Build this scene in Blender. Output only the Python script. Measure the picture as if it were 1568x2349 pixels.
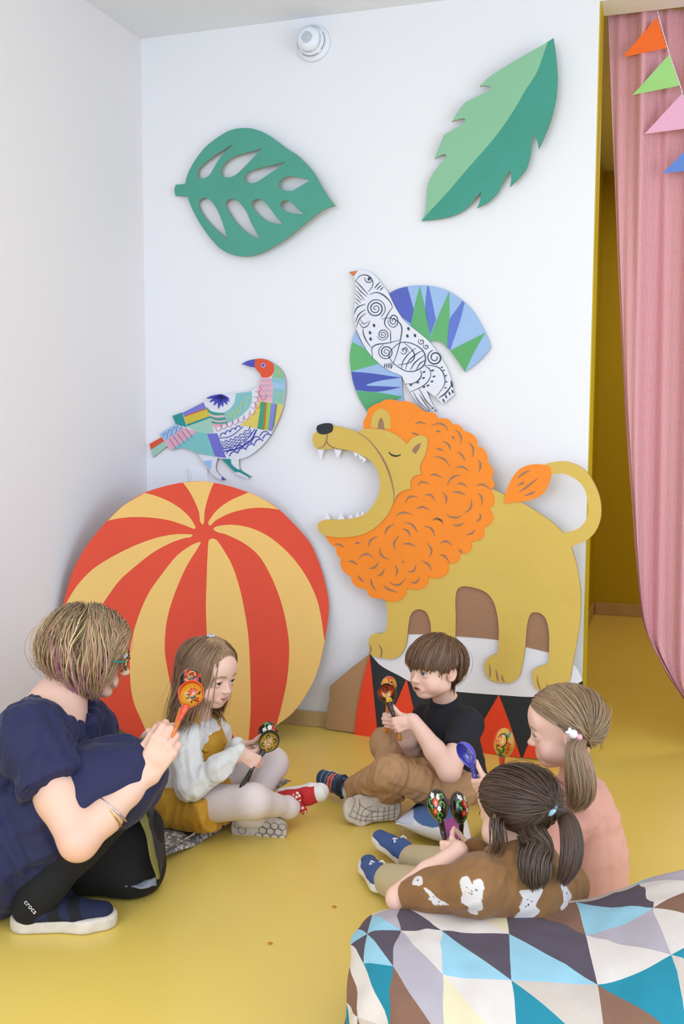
import bpy, bmesh, math, random
import numpy as np
from mathutils import Vector, Matrix
from mathutils.geometry import tessellate_polygon

for _o in list(bpy.data.objects): bpy.data.objects.remove(_o)
scene = bpy.context.scene
COL = scene.collection
random.seed(4); RNG = np.random.default_rng(7)

# ------------------------------------------------------------------ camera
W, H, FPX = 1568.0, 2349.0, 2333.56
yaw, pitch, roll = math.radians(18.33159), math.radians(5.2693), math.radians(0.19852)
CAM = np.array([2.06831, -3.70226, 1.21464])
FW = np.array([-math.sin(yaw)*math.cos(pitch), math.cos(yaw)*math.cos(pitch), -math.sin(pitch)])
_r = np.cross(FW, [0, 0, 1]); _r /= np.linalg.norm(_r); _u = np.cross(_r, FW)
RT = _r*math.cos(roll) + _u*math.sin(roll); UP = -_r*math.sin(roll) + _u*math.cos(roll)
cd = bpy.data.cameras.new('camera'); cam = bpy.data.objects.new('camera', cd); COL.objects.link(cam)
cd.sensor_fit = 'VERTICAL'; cd.sensor_height = 36.0; cd.sensor_width = 24.0
cd.lens = 36.0*FPX/H; cd.clip_start = 0.05
M = Matrix(((RT[0], UP[0], -FW[0], CAM[0]), (RT[1], UP[1], -FW[1], CAM[1]), (RT[2], UP[2], -FW[2], CAM[2]), (0, 0, 0, 1)))
cam.matrix_world = M; scene.camera = cam

# ------------------------------------------------------------------ light
wd = bpy.data.worlds.new('world'); scene.world = wd; wd.use_nodes = True
bg = wd.node_tree.nodes['Background']; bg.inputs[0].default_value = (0.64, 0.77, 1.0, 1); bg.inputs[1].default_value = 1.30
def area(name, loc, target, size, sy, power, col):
    l = bpy.data.lights.new(name, 'AREA'); l.shape = 'RECTANGLE'; l.size = size; l.size_y = sy; l.energy = power; l.color = col
    o = bpy.data.objects.new(name, l); COL.objects.link(o); o.location = loc
    d = Vector(target) - Vector(loc); o.rotation_euler = d.to_track_quat('-Z', 'Y').to_euler(); return o
area('window_light', (0.7, -5.6, 1.55), (1.0, 0, 0.9), 2.2, 1.7, 66, (0.72, 0.82, 1.0))
area('ceiling_light', (1.7, -2.6, 2.66), (1.6, -2.4, 0), 1.6, 1.6, 14, (0.85, 0.92, 1.0))
area('side_fill_light', (4.75, -2.7, 1.5), (0, -1.2, 1.5), 2.4, 1.7, 42, (0.74, 0.84, 1.0))  # added fill from the right, brightens the left wall; not a visible window
area('far_room_fill', (2.5, 1.5, 2.64), (2.5, 1.5, 0), .6, .6, 14, (1.0, 0.95, 0.85))  # added fill that lifts the dark room behind the doorway; no lamp visible
scene.view_settings.view_transform = 'Standard'; scene.view_settings.look = 'None'
scene.view_settings.exposure = 0.15; scene.view_settings.gamma = 1.0; scene.view_settings.use_curve_mapping = False

_cy = scene.cycles; _cy.max_bounces = 5; _cy.diffuse_bounces = 3; _cy.glossy_bounces = 2; _cy.transmission_bounces = 4; _cy.transparent_max_bounces = 4; _cy.caustics_reflective = False; _cy.caustics_refractive = False

# ------------------------------------------------------------------ helpers
def nrm(v): v = np.asarray(v, float); return v/np.linalg.norm(v)
def ray(x, y): return FW + RT*((x-W/2)/FPX) + UP*((H/2-y)/FPX)
def U(x, y, d): return CAM + ray(x, y)*d                   # photo pixel at a distance along the view axis
def G(x, y, z=0.0):
    d = ray(x, y); return CAM + d*((z-CAM[2])/d[2])
def px(P):
    d = np.asarray(P, float) - CAM; z = d@FW
    return np.stack([W/2+FPX*(d@RT)/z, H/2-FPX*(d@UP)/z], -1)
class Plane:
    def __init__(s, p, n):
        s.p = np.asarray(p, float); s.n = nrm(n)
        if s.n@(CAM-s.p) < 0: s.n = -s.n
        s.a = nrm(np.cross([0, 0, 1], s.n)); s.b = np.cross(s.n, s.a)
    def hit(s, x, y):
        d = ray(x, y); return CAM + d*(((s.p-CAM)@s.n)/(d@s.n))
    def uv(s, P): q = P-s.p; return (q@s.a, q@s.b)
def lin(c):
    if isinstance(c, str): c = tuple(int(c[i:i+2], 16) for i in (1, 3, 5))
    return tuple(((v/255)/12.92 if v/255 <= .04045 else ((v/255+.055)/1.055)**2.4) for v in c[:3])
def N(nt, t, **k):
    n = nt.nodes.new(t)
    for a, b in k.items():
        if a in n.inputs: n.inputs[a].default_value = b
        else: setattr(n, a, b)
    return n
def mat(name, col=None, rough=0.6, attr=False, mott=0.0, mscale=8.0, bump=0.0, bscale=60.0, wave=0.0, wscale=100.0, wdir='Z', coat=0.0, sss=0.0, sheen=0.0, metal=0.0, spec=0.5, tr=0.0, aniso=None):
    m = bpy.data.materials.new(name); m.use_nodes = True; nt = m.node_tree; b = nt.nodes['Principled BSDF']; L = nt.links
    b.inputs['Roughness'].default_value = rough; b.inputs['Metallic'].default_value = metal
    b.inputs['Specular IOR Level'].default_value = spec
    if coat: b.inputs['Coat Weight'].default_value = coat; b.inputs['Coat Roughness'].default_value = 0.08
    if sheen: b.inputs['Sheen Weight'].default_value = sheen; b.inputs['Sheen Roughness'].default_value = 0.4
    if sss:
        b.inputs['Subsurface Weight'].default_value = sss; b.inputs['Subsurface Radius'].default_value = (0.012, 0.005, 0.003); b.inputs['Subsurface Scale'].default_value = 1.0
    tc = N(nt, 'ShaderNodeTexCoord')
    if attr:
        at = N(nt, 'ShaderNodeAttribute', attribute_name='Col'); src = at.outputs['Color']
    else:
        rg = N(nt, 'ShaderNodeRGB'); rg.outputs[0].default_value = (*lin(col), 1); src = rg.outputs[0]
    if mott:
        no = N(nt, 'ShaderNodeTexNoise', Scale=mscale, Detail=5.0, Roughness=0.6); L.new(tc.outputs['Object'], no.inputs['Vector'])
        mr = N(nt, 'ShaderNodeMapRange'); mr.inputs['To Min'].default_value = 1-mott; mr.inputs['To Max'].default_value = 1+mott
        mr.inputs['From Min'].default_value = .3; mr.inputs['From Max'].default_value = .7
        L.new(no.outputs['Fac'], mr.inputs['Value'])
        mx = N(nt, 'ShaderNodeMix', data_type='RGBA', blend_type='MULTIPLY'); mx.inputs[0].default_value = 1
        L.new(src, mx.inputs[6]); L.new(mr.outputs[0], mx.inputs[7]); src = mx.outputs[2]
    L.new(src, b.inputs['Base Color'])
    hs = None
    if bump:
        n2 = N(nt, 'ShaderNodeTexNoise', Scale=bscale, Detail=3.0); L.new(tc.outputs['Object'], n2.inputs['Vector'])
        bp = N(nt, 'ShaderNodeBump', Strength=bump, Distance=0.004); L.new(n2.outputs['Fac'], bp.inputs['Height']); hs = bp
    if wave:
        wv = N(nt, 'ShaderNodeTexWave', Scale=wscale, Distortion=1.0); wv.bands_direction = wdir; wv.wave_profile = 'SIN'
        L.new(tc.outputs['Object'], wv.inputs['Vector'])
        bp2 = N(nt, 'ShaderNodeBump', Strength=wave, Distance=0.002); L.new(wv.outputs['Fac'], bp2.inputs['Height'])
        if hs: L.new(hs.outputs[0], bp2.inputs['Normal'])
        hs = bp2
    if hs: L.new(hs.outputs[0], b.inputs['Normal'])
    return m
def tag(o, label=None, cat=None, group=None, kind=None):
    if label: o['label'] = label
    if cat: o['category'] = cat
    if group: o['group'] = group
    if kind: o['kind'] = kind
    return o
def empty(name, loc, label, cat, group=None):
    o = bpy.data.objects.new(name, None); COL.objects.link(o); o.location = tuple(loc); o.empty_display_size = .05
    return tag(o, label, cat, group)
def rootloc(parent):
    loc = np.zeros(3)
    while parent is not None: loc += np.array(parent.location); parent = parent.parent
    return loc
def mk(name, V, F, m, parent=None, smooth=True, cols=None, uvs=None, origin=None, slots=None):
    """one mesh object from world-space vertices; F is a list of faces or an int array"""
    V = np.asarray(V, float); me = bpy.data.meshes.new(name)
    base = rootloc(parent); org = np.asarray(origin, float) if origin is not None else base
    Vl = V-org
    if isinstance(F, np.ndarray):
        k = F.shape[1]; n = len(F)
        me.vertices.add(len(Vl)); me.vertices.foreach_set('co', Vl.astype(np.float32).ravel())
        me.loops.add(n*k); me.loops.foreach_set('vertex_index', F.astype(np.int32).ravel())
        me.polygons.add(n); me.polygons.foreach_set('loop_start', np.arange(0, n*k, k, dtype=np.int32))
        me.update(calc_edges=True)
    else: me.from_pydata([tuple(v) for v in Vl], [], F)
    for mm in (m if isinstance(m, (list, tuple)) else [m]): me.materials.append(mm)
    if slots is not None: me.polygons.foreach_set('material_index', np.asarray(slots, np.int32))
    if smooth: me.polygons.foreach_set('use_smooth', np.ones(len(me.polygons), bool))
    if cols is not None:
        c = np.ones((len(V), 4), np.float32); c[:, :3] = cols
        a = me.color_attributes.new('Col', 'FLOAT_COLOR', 'POINT'); a.data.foreach_set('color', c.ravel())
    if uvs is not None:
        ul = me.uv_layers.new(name='UVMap'); li = np.zeros(len(me.loops), np.int32); me.loops.foreach_get('vertex_index', li)
        ul.data.foreach_set('uv', np.asarray(uvs, np.float32)[li].ravel())
    me.validate(); me.update()
    o = bpy.data.objects.new(name, me); COL.objects.link(o)
    if parent is not None: o.parent = parent
    o.location = tuple(org-base)
    return o
def box(name, lo, hi, m, parent=None, bevel=0.0, kind=None, **k):
    lo = np.minimum(lo, hi); hi2 = np.maximum(lo, hi); c = (lo+hi2)/2
    bm = bmesh.new(); bmesh.ops.create_cube(bm, size=1)
    for v in bm.verts: v.co = Vector(np.array(v.co)*(hi2-lo))
    if bevel: bmesh.ops.bevel(bm, geom=bm.edges[:], offset=bevel, segments=2, affect='EDGES', profile=.5)
    me = bpy.data.meshes.new(name); bm.to_mesh(me); bm.free(); me.materials.append(m)
    o = bpy.data.objects.new(name, me); COL.objects.link(o)
    if parent is not None: o.parent = parent
    o.location = tuple(c-rootloc(parent))
    return tag(o, kind=kind, **k)
def catmull(P, n=6, closed=True):
    """smooth through points; a point with a third entry is a sharp corner"""
    k = len(P); out = []
    Q = [np.array(p[:2], float) for p in P]; cr = [len(p) > 2 for p in P]
    rng = range(k) if closed else range(k-1)
    for i in rng:
        p1, p2 = Q[i], Q[(i+1) % k]
        p0 = Q[i-1] if (closed or i > 0) else p1
        p3 = Q[(i+2) % k] if (closed or i+2 < k) else p2
        m1 = (p2-p0)*.5; m2 = (p3-p1)*.5
        if cr[i]: m1 = (p2-p1)*.9
        if cr[(i+1) % k]: m2 = (p2-p1)*.9
        L = np.linalg.norm(p2-p1)+1e-9
        for mm in (m1, m2):
            l = np.linalg.norm(mm)
            if l > 1.2*L: mm *= 1.2*L/l
        ns = n if L > 6 else max(2, n//2)
        for j in range(ns):
            t = j/ns; h = (2*t**3-3*t*t+1, t**3-2*t*t+t, -2*t**3+3*t*t, t**3-t*t)
            out.append(h[0]*p1+h[1]*m1+h[2]*p2+h[3]*m2)
    if not closed: out.append(Q[-1])
    return out
def Zm(x0, y0, s): return lambda pts: [((p[0]/s+x0), (p[1]/s+y0), *p[2:]) for p in pts]
def board(name, pts, pl, t0, t1, m, parent=None, holes=(), n=6, smooth=True, edge=None):
    """flat cut-out: pixel outline carried onto plane pl, from offset t0 (back) to t1 (front)"""
    loops = [catmull(q, n) if smooth else [np.array(p[:2], float) for p in q] for q in [pts, *holes]]
    P3 = [[pl.hit(*q) for q in lp] for lp in loops]
    P2 = []
    for i, lp in enumerate(P3):
        uv = [pl.uv(q) for q in lp]
        ar = sum(uv[j-1][0]*uv[j][1]-uv[j][0]*uv[j-1][1] for j in range(len(uv)))
        if (ar < 0) != (i > 0): lp.reverse(); uv.reverse()
        P2.append([Vector((a, b, 0)) for a, b in uv])
    tri = tessellate_polygon(P2); flat = [q for lp in P3 for q in lp]; nv = len(flat)
    fv = [q+pl.n*t1 for q in flat]; bv = [q+pl.n*t0 for q in flat]; F = []
    fl = [v for lp in P2 for v in lp]
    for a, b, c in tri:
        s = (fl[b]-fl[a]).cross(fl[c]-fl[a]).z
        if s < 0: b, c = c, b
        F.append((a, b, c)); F.append((nv+a, nv+c, nv+b))
    nf = len(F); k = 0
    for lp in P3:
        L = len(lp)
        for i in range(L):
            a, b = k+i, k+(i+1) % L; F.append((a, a+nv, b+nv, b))
        k += L
    return mk(name, fv+bv, F, [m, edge or m], parent, smooth=False, slots=[0]*nf+[1]*(len(F)-nf))
def ribbon_outline(pts, w, taper=(1, 1), n=6):
    c = catmull(pts, n, closed=False); k = len(c); A, B = [], []
    for i, p in enumerate(c):
        d = c[min(i+1, k-1)]-c[max(i-1, 0)]; d = d/(np.linalg.norm(d)+1e-9); nn = np.array([-d[1], d[0]])
        t = i/(k-1); e = 1.0
        if taper[0] < 1: e = min(e, taper[0]+(1-taper[0])*min(1, t*2.2))
        if taper[1] < 1: e = min(e, taper[1]+(1-taper[1])*min(1, (1-t)*2.2))
        A.append(p+nn*w*e/2); B.append(p-nn*w*e/2)
    return A+B[::-1]
def strokes(name, items, pl, t, m, parent, w=None, n=6, th=.0006):
    """painted lines: every stroke a thin raised ribbon, joined as one painted layer"""
    V, F = [], []
    for it in items:
        pts, ww, tp = (it if isinstance(it, tuple) else (it, w, (1, 1)))
        c = catmull(pts, n, closed=False); k = len(c); i0 = len(V)
        o = ribbon_outline(pts, ww, tp, n); A, B = o[:k], o[k:][::-1]
        for a, b in zip(A, B): V += [pl.hit(*a)+pl.n*t, pl.hit(*b)+pl.n*t]
        for i in range(k-1): F.append((i0+2*i, i0+2*i+2, i0+2*i+3, i0+2*i+1))
    o = mk(name, V, F, m, parent, smooth=False)
    md = o.modifiers.new('th', 'SOLIDIFY'); md.thickness = th; md.offset = 0
    if len(items) > 2: tag(o, kind='stuff')
    return o

def tube(name, pts, r, m, parent=None, seg=8, **k):
    P = [np.asarray(p, float) for p in pts]; n = len(P); rr = r if hasattr(r, '__len__') else [r]*n
    V, F = [], []; prev = None
    for i in range(n):
        t = nrm(P[min(i+1, n-1)]-P[max(i-1, 0)])
        a = np.cross(t, [0, 0, 1]) if prev is None else prev-t*(prev@t)
        if np.linalg.norm(a) < 1e-4: a = np.cross(t, [1, 0, 0])
        a = nrm(a); prev = a; b_ = np.cross(t, a)
        for j in range(seg): q = 2*math.pi*j/seg; V.append(P[i]+(a*math.cos(q)+b_*math.sin(q))*rr[i])
    for i in range(n-1):
        for j in range(seg): F.append((i*seg+j, i*seg+(j+1) % seg, (i+1)*seg+(j+1) % seg, (i+1)*seg+j))
    F.append(tuple(range(seg))[::-1]); F.append(tuple((n-1)*seg+j for j in range(seg)))
    return mk(name, V, F, m, parent, **k)
# ------------------------------------------------------------------ setting
mw = mat('wall_paint', '#f2f1f3', .75)
mwl = mat('wall_paint_warm', '#f1ebea', .75)
mce = mat('ceiling_paint', '#f0f1f6', .85)
myel = mat('yellow_paint', '#c8ad00', .6, mott=.03, mscale=3)
mfl = mat('floor_vinyl', '#f0d065', .32, mott=.03, mscale=1.6, spec=.7)
mbb = mat('oak_trim', '#c9a877', .5, mott=.12, mscale=14)
XR, TW, ZL, HC = 1.764, .139, 2.633, 2.7
box('floor', (-.15, -6.4, -.1), (4.8, 2.9, 0), mfl, kind='structure')
box('ceiling', (-.15, -6.4, HC), (4.8, TW, HC+.12), mce, kind='structure')
box('wall_left', (-.15, -6.4, 0), (0, TW, HC), mwl, kind='structure')
box('wall_back', (0, 0, 0), (XR-.004, TW, HC), mw, kind='structure')
box('wall_lintel', (XR-.004, 0, ZL), (2.95, TW, HC), mw, kind='structure')
box('wall_back_right', (2.95, 0, 0), (4.8, TW, HC), mw, kind='structure')
box('trim_1', (XR-.004, 0, 0), (XR, TW, ZL), myel, kind='structure')
box('wall_far', (1.45, 2.76, 0), (3.7, 2.9, HC), myel, kind='structure')
box('wall_far_left', (1.45, TW, 0), (1.58, 2.76, HC), myel, kind='structure')
box('wall_far_right', (3.6, TW, 0), (3.7, 2.76, HC), myel, kind='structure')
box('ceiling_far', (1.45, TW, HC), (3.7, 2.9, HC+.12), mce, kind='structure')
box('baseboard_back', (0, -.014, 0), (XR-.004, 0, .062), mbb, bevel=.003, kind='structure')
box('baseboard_left', (0, -6.4, 0), (.014, -.0145, .062), mbb, bevel=.003, kind='structure')
box('baseboard_far', (1.595, 2.746, 0), (3.6, 2.76, .075), mbb, bevel=.003, kind='structure')
box('baseboard_far_left', (1.58, TW, 0), (1.594, 2.745, .075), mbb, bevel=.003, kind='structure')
# ------------------------------------------------------------------ wall objects
mpl = mat('white_plastic', '#eef0f6', .4); mdk = mat('dark_slot', '#1e4654', .5); mgr = mat('grey_slot', '#aab4d2', .6)
def lathe(name, prof, c, ax, m, parent, seg=40):
    ax = nrm(ax); e1 = nrm(np.cross(ax, [0.1, .2, 1])); e2 = np.cross(ax, e1); V, F = [], []
    for r, h in prof:
        for i in range(seg):
            a = 2*math.pi*i/seg; V.append(c+ax*h+(e1*math.cos(a)+e2*math.sin(a))*r)
    for j in range(len(prof)-1):
        for i in range(seg):
            a, b = j*seg+i, j*seg+(i+1) % seg; F.append((a, b, b+seg, a+seg))
    F.append(tuple(range(seg))[::-1]); F.append(tuple((len(prof)-1)*seg+i for i in range(seg)))
    return mk(name, V, F, m, parent)
wallp = Plane((0, 0, 0), (0, -1, 0))
dc = wallp.hit(719, 101)
det = empty('smoke_detector', dc, 'round white smoke detector with perforated cap high on the wall', 'smoke detector')
lathe('base', [(.066, .0), (.066, .012), (.062, .016)], dc, (0, -1, 0), mpl, det)
lathe('housing', [(.052, .016), (.053, .03), (.050, .040), (.046, .044)], dc, (0, -1, 0), mpl, det)
lathe('cap', [(.046, .044), (.043, .062), (.036, .070), (.030, .073), (.001, .074)], dc, (0, -1, 0), mpl, det)
for i in range(-4, 5):
    for j in range(-4, 5):
        a, b = i*.0052+(j % 2)*.0026, j*.0046
        if a*a+b*b < .021**2:
            lathe('vent_hole', [(.0013, .0742), (.0013, .0748)], dc+np.array([a, 0, b]), (0, -1, 0), mdk, det, seg=6)
def arc_band(name, c, r0, r1, y, a0, a1, m, parent, th=.002):
    V, F = [], []; n = 16
    for i in range(n+1):
        a = math.radians(a0+(a1-a0)*i/n)
        for r in (r0, r1):
            for t in (0, th): V.append(c+np.array([math.cos(a)*r, -y-t, math.sin(a)*r]))
    for i in range(n):
        k = 4*i; F += [(k+1, k+3, k+7, k+5), (k, k+4, k+6, k+2), (k, k+1, k+5, k+4), (k+2, k+6, k+7, k+3)]
    F += [(0, 2, 3, 1), (4*n, 4*n+1, 4*n+3, 4*n+2)]
    return mk(name, V, F, m, parent, smooth=False)
for a0 in (-40, 50, 140, 230):
    arc_band('slot', dc, .049, .0535, .030, a0, a0+70, mdk, det)
    arc_band('vent', dc, .0395, .0448, .055, a0+8, a0+58, mgr, det)

sw = wallp.hit(456, 1098)
swo = empty('light_switch', sw+np.array([0, 0, -.04]), 'white square light switch half hidden behind the striped ball', 'light switch')
box('plate', sw+np.array([-.042, -.008, -.042]), sw+np.array([.042, 0, .042]), mpl, swo, bevel=.004)
box('rocker', sw+np.array([-.026, -.012, -.026]), sw+np.array([.026, -.008, .026]), mpl, swo, bevel=.002)

# leaves
mcard = mat('cardboard', '#a37d5f', .85, wave=.35, wscale=60, mott=.04)
mg1 = mat('green_paint', '#4fa08b', .62, mott=.05, mscale=5, bump=.06, bscale=40)
mg2 = mat('deep_green_paint', '#3f9a86', .62, mott=.05, mscale=5, bump=.06, bscale=40)
mg3 = mat('light_green_paint', '#8bc39b', .62, mott=.03, mscale=5, bump=.04, bscale=40)
z = Zm(380, 270, 1568/420)
lp = Plane(wallp.hit(405, 437)+np.array([0, -.016, 0]), (-.05, -1, -.0))
lo = empty('leaf_cutout', lp.hit(560, 589), 'dark green leaf cutout with teardrop holes and a short stem', 'wall decoration')
board('blade', z([(92, 576, 1), (170, 570, 1), (200, 470), (265, 355), (350, 250), (460, 165), (560, 110), (660, 92), (760, 100), (880, 150), (1040, 265), (1150, 340), (1270, 470), (1340, 590), (1400, 685), (1457, 757, 1), (1350, 795), (1225, 890), (1050, 1030), (880, 1135), (770, 1180), (680, 1190), (580, 1175), (490, 1135), (400, 1050), (300, 910), (230, 780), (190, 674, 1), (88, 672, 1), (80, 620)]), lp, 0, .006, mg1, lo, edge=mcard, holes=[z(q) for q in [
 [(583, 228, 1), (470, 345), (390, 480), (350, 515), (310, 523), (283, 500), (290, 450), (330, 405), (430, 325)],
 [(825, 268, 1), (730, 370), (640, 462), (590, 500), (535, 515), (490, 500), (482, 460), (510, 400), (570, 350), (650, 318)],
 [(1028, 382, 1), (960, 435), (860, 505), (780, 555), (730, 563), (690, 545), (682, 515), (710, 475), (780, 445), (900, 415)],
 [(1242, 536, 1), (1130, 605), (1080, 628), (1010, 622), (975, 590), (985, 545), (1030, 512), (1090, 506), (1170, 522)],
 [(533, 1045, 1), (430, 950), (350, 860), (300, 780), (290, 735), (310, 700), (350, 690), (390, 712), (440, 780), (480, 870), (510, 960)],
 [(817, 1050, 1), (720, 1000), (620, 910), (550, 810), (520, 745), (535, 710), (580, 698), (630, 725), (690, 800), (740, 910)],
 [(1012, 922, 1), (900, 895), (830, 855), (770, 795), (742, 740), (760, 710), (800, 698), (835, 712), (890, 770), (950, 850)],
 [(1187, 830, 1), (1100, 822), (1030, 800), (990, 765), (985, 740), (1010, 715), (1050, 712), (1090, 740), (1140, 790)]]])
z = Zm(940, 70, 1568/400)
p0 = wallp.hit(970, 505)+np.array([0, -.012, 0])
lp = Plane(p0, (-.06, -1, -.028))
lo = empty('leaf_cutout', p0, 'two-tone notched leaf cutout in light and dark green near the doorway', 'wall decoration')
LR = [(1292, 72, 1), (1318, 270), (1328, 440), (1315, 620), (1270, 810), (1210, 965), (1160, 1070, 1), (1145, 1000), (1118, 945), (1098, 1010), (1085, 1130), (1050, 1245), (980, 1335), (900, 1410, 1), (912, 1340), (900, 1268), (860, 1320), (800, 1450), (750, 1510), (690, 1560), (605, 1600, 1), (630, 1540), (642, 1455, 1), (590, 1510), (510, 1605), (400, 1665), (280, 1695), (108, 1715, 1)]
LL = [(108, 1715, 1), (138, 1640), (150, 1530), (165, 1385), (230, 1260), (320, 1155), (330, 1125), (300, 1118), (225, 1158, 1), (265, 1050), (312, 940, 1), (400, 890), (480, 840), (500, 800), (450, 800), (380, 825, 1), (440, 725), (505, 645, 1), (600, 600), (700, 550), (728, 515), (690, 502), (628, 507, 1), (720, 420), (850, 335), (1050, 215), (1200, 131)]
mid = [(1242, 104, 1), (1195, 240), (1140, 385), (1035, 550), (940, 715), (800, 920), (650, 1100), (500, 1270), (330, 1470), (190, 1620)]
board('blade', z(LR+LL[1:]), lp, 0, .006, mg2, lo, edge=mcard)
board('light_half', z(LL+mid), lp, .006, .0068, mg3, lo)

# ball
ba = 0.70
bn = nrm((math.sin(ba)*-1*-1, -math.cos(ba), .20))
bp = Plane(G(530, 1722)+np.array([0, 0, .002]), bn)
mred = mat('red_paint', '#e0431c', .6, mott=.05, mscale=3, bump=.08, bscale=30)
myl = mat('yellow_ball_paint', '#efc068', .6, mott=.03, mscale=3, bump=.06, bscale=40)
z = Zm(130, 1090, 1568/650)
ball = empty('striped_ball_cutout', G(530, 1722), 'giant flat circus ball striped red and yellow leaning in the corner', 'decoration')
rim = [(810, 33), (700, 40), (590, 63), (480, 100), (370, 168), (280, 252), (200, 345), (140, 430), (85, 540), (50, 660), (30, 750), (22, 850), (30, 950), (60, 1060), (120, 1175), (200, 1272), (300, 1365), (400, 1435), (500, 1478), (620, 1508), (730, 1521), (820, 1525), (900, 1520), (1010, 1500), (1120, 1455), (1215, 1385), (1310, 1310), (1400, 1180), (1450, 1060), (1482, 920), (1505, 750), (1495, 640), (1460, 510), (1410, 390), (1340, 300), (1230, 190), (1140, 130), (1060, 95), (960, 62), (870, 42)]
board('disc', z(rim), bp, -.008, 0, mred, ball, edge=mcard)
for st in [
 [(805, 273), (793, 255), (785, 200), (760, 140), (730, 85), (697, 41, 1), (810, 34), (870, 43, 1), (860, 60), (835, 130), (818, 200), (814, 260)],
 [(838, 265), (850, 240), (890, 190), (960, 140), (1060, 96, 1), (1140, 131), (1230, 191, 1), (1150, 181), (1060, 185), (960, 210), (880, 250), (850, 278)],
 [(866, 295), (900, 280), (980, 275), (1080, 295), (1180, 345), (1280, 430), (1360, 530), (1420, 640), (1455, 750), (1481, 920, 1), (1449, 1060), (1399, 1180), (1309, 1310), (1214, 1385, 1), (1245, 1270), (1275, 1120), (1285, 950), (1265, 800), (1230, 670), (1180, 550), (1120, 450), (1040, 380), (940, 330), (885, 314)],
 [(860, 351), (885, 360), (920, 410), (970, 500), (1010, 620), (1040, 760), (1060, 900), (1070, 1100), (1072, 1300), (1060, 1481, 1), (1008, 1500, 1), (950, 1395), (900, 1300), (860, 1120), (835, 940), (825, 750), (828, 600), (833, 460), (840, 365)],
 [(796, 374), (770, 420), (720, 500), (670, 610), (630, 720), (605, 830), (597, 960), (610, 1060), (640, 1200), (690, 1330), (765, 1522, 1), (640, 1511), (520, 1484, 1), (465, 1350), (430, 1270), (410, 1180), (405, 1080), (405, 980), (425, 870), (460, 760), (510, 650), (580, 550), (660, 450), (740, 390), (785, 371)],
 [(751, 334), (745, 328), (650, 328), (540, 350), (420, 395), (300, 455), (200, 520), (130, 590), (80, 660), (31, 750, 1), (23, 850), (31, 950), (61, 1060), (120, 1173), (201, 1270, 1), (180, 1130), (180, 1000), (200, 850), (240, 740), (290, 660), (350, 580), (440, 500), (530, 430), (620, 380), (700, 350), (740, 343)],
 [(768, 290), (740, 240), (690, 190), (620, 145), (540, 112), (486, 99, 1), (371, 168), (282, 252, 1), (340, 240), (420, 232), (520, 235), (620, 250), (700, 275), (757, 297)]]:
    board('stripe', z(st), bp, 0, .0009, myl, ball)

# lion on a drum
lb = Plane((.78, -.052, 0), (-.11, -1, .022))
ly = mat('lion_yellow', '#dcbb58', .65, mott=.03, mscale=4, wave=.16, wscale=78)
mor = mat('mane_orange', '#ff8f1e', .62, mott=.04, mscale=6, wave=.10, wscale=78, bump=.15, bscale=22)
mbr = mat('bare_cardboard', '#a67d60', .85, wave=.28, wscale=78, mott=.03)
mbr2 = mat('kraft_board', '#b38a62', .85, mott=.03, bump=.05, bscale=80)
mwh = mat('white_board_paint', '#eeebee', .7, wave=.07, wscale=78)
mblk = mat('black_board_paint', '#20262c', .6, wave=.16, wscale=78)
mrd = mat('red_board_paint', '#f0421c', .6, wave=.14, wscale=78)
mink = mat('ink_paint', '#1d242c', .5)
z = Zm(700, 880, 2.24)
lion = empty('lion_cutout', lb.hit(960, 1560), 'roaring yellow lion cutout with curly orange mane standing on the drum', 'decoration')
drum = empty('drum_cutout', G(900, 1702), 'cardboard circus drum painted white, black and red under the lion', 'decoration')
D0 = -.018
board('side', z([(325, 1397, 1), (380, 1450), (470, 1500), (560, 1545), (700, 1577), (830, 1591), (990, 1603), (1160, 1613), (1300, 1598), (1420, 1530, 1), (1428, 1700, 1), (1436, 1948, 1), (1100, 1926), (800, 1893), (560, 1858), (365, 1835, 1), (340, 1560)]), lb, D0, D0+.004, mblk, drum, edge=mcard)
board('drumhead', z([(325, 1388, 1), (400, 1330), (525, 1280), (600, 1280), (770, 1290), (993, 1310), (1128, 1345), (1250, 1372), (1375, 1450), (1420, 1530, 1), (1300, 1599), (1160, 1614), (990, 1604), (830, 1592), (700, 1578), (560, 1546), (470, 1501), (380, 1451)]), lb, D0+.004, D0+.006, mwh, drum)
board('side_flap', z([(325, 1390, 1), (230, 1462, 1), (115, 1560, 1), (112, 1640, 1), (106, 1648, 1), (95, 1780, 1), (250, 1800, 1), (330, 1800, 1)]), lb, D0-.002, D0+.001, mbr2, drum, smooth=False)
for tr in [[(324, 1403, 1), (295, 1500), (262, 1660), (243, 1812, 1), (300, 1828), (367, 1838, 1), (352, 1680), (340, 1560)],
           [(513, 1522, 1), (440, 1690), (369, 1836, 1), (480, 1850), (590, 1862, 1), (555, 1700)],
           [(750, 1580, 1), (680, 1730), (598, 1864, 1), (700, 1880), (812, 1894, 1), (785, 1730)],
           [(988, 1603, 1), (905, 1745), (820, 1895, 1), (960, 1910), (1101, 1927, 1), (1042, 1745)],
           [(1240, 1606, 1), (1170, 1780), (1112, 1927, 1), (1250, 1937), (1340, 1942, 1), (1290, 1760)]]:
    board('red_triangle', z(tr), lb, D0+.004, D0+.006, mrd, drum)
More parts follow.
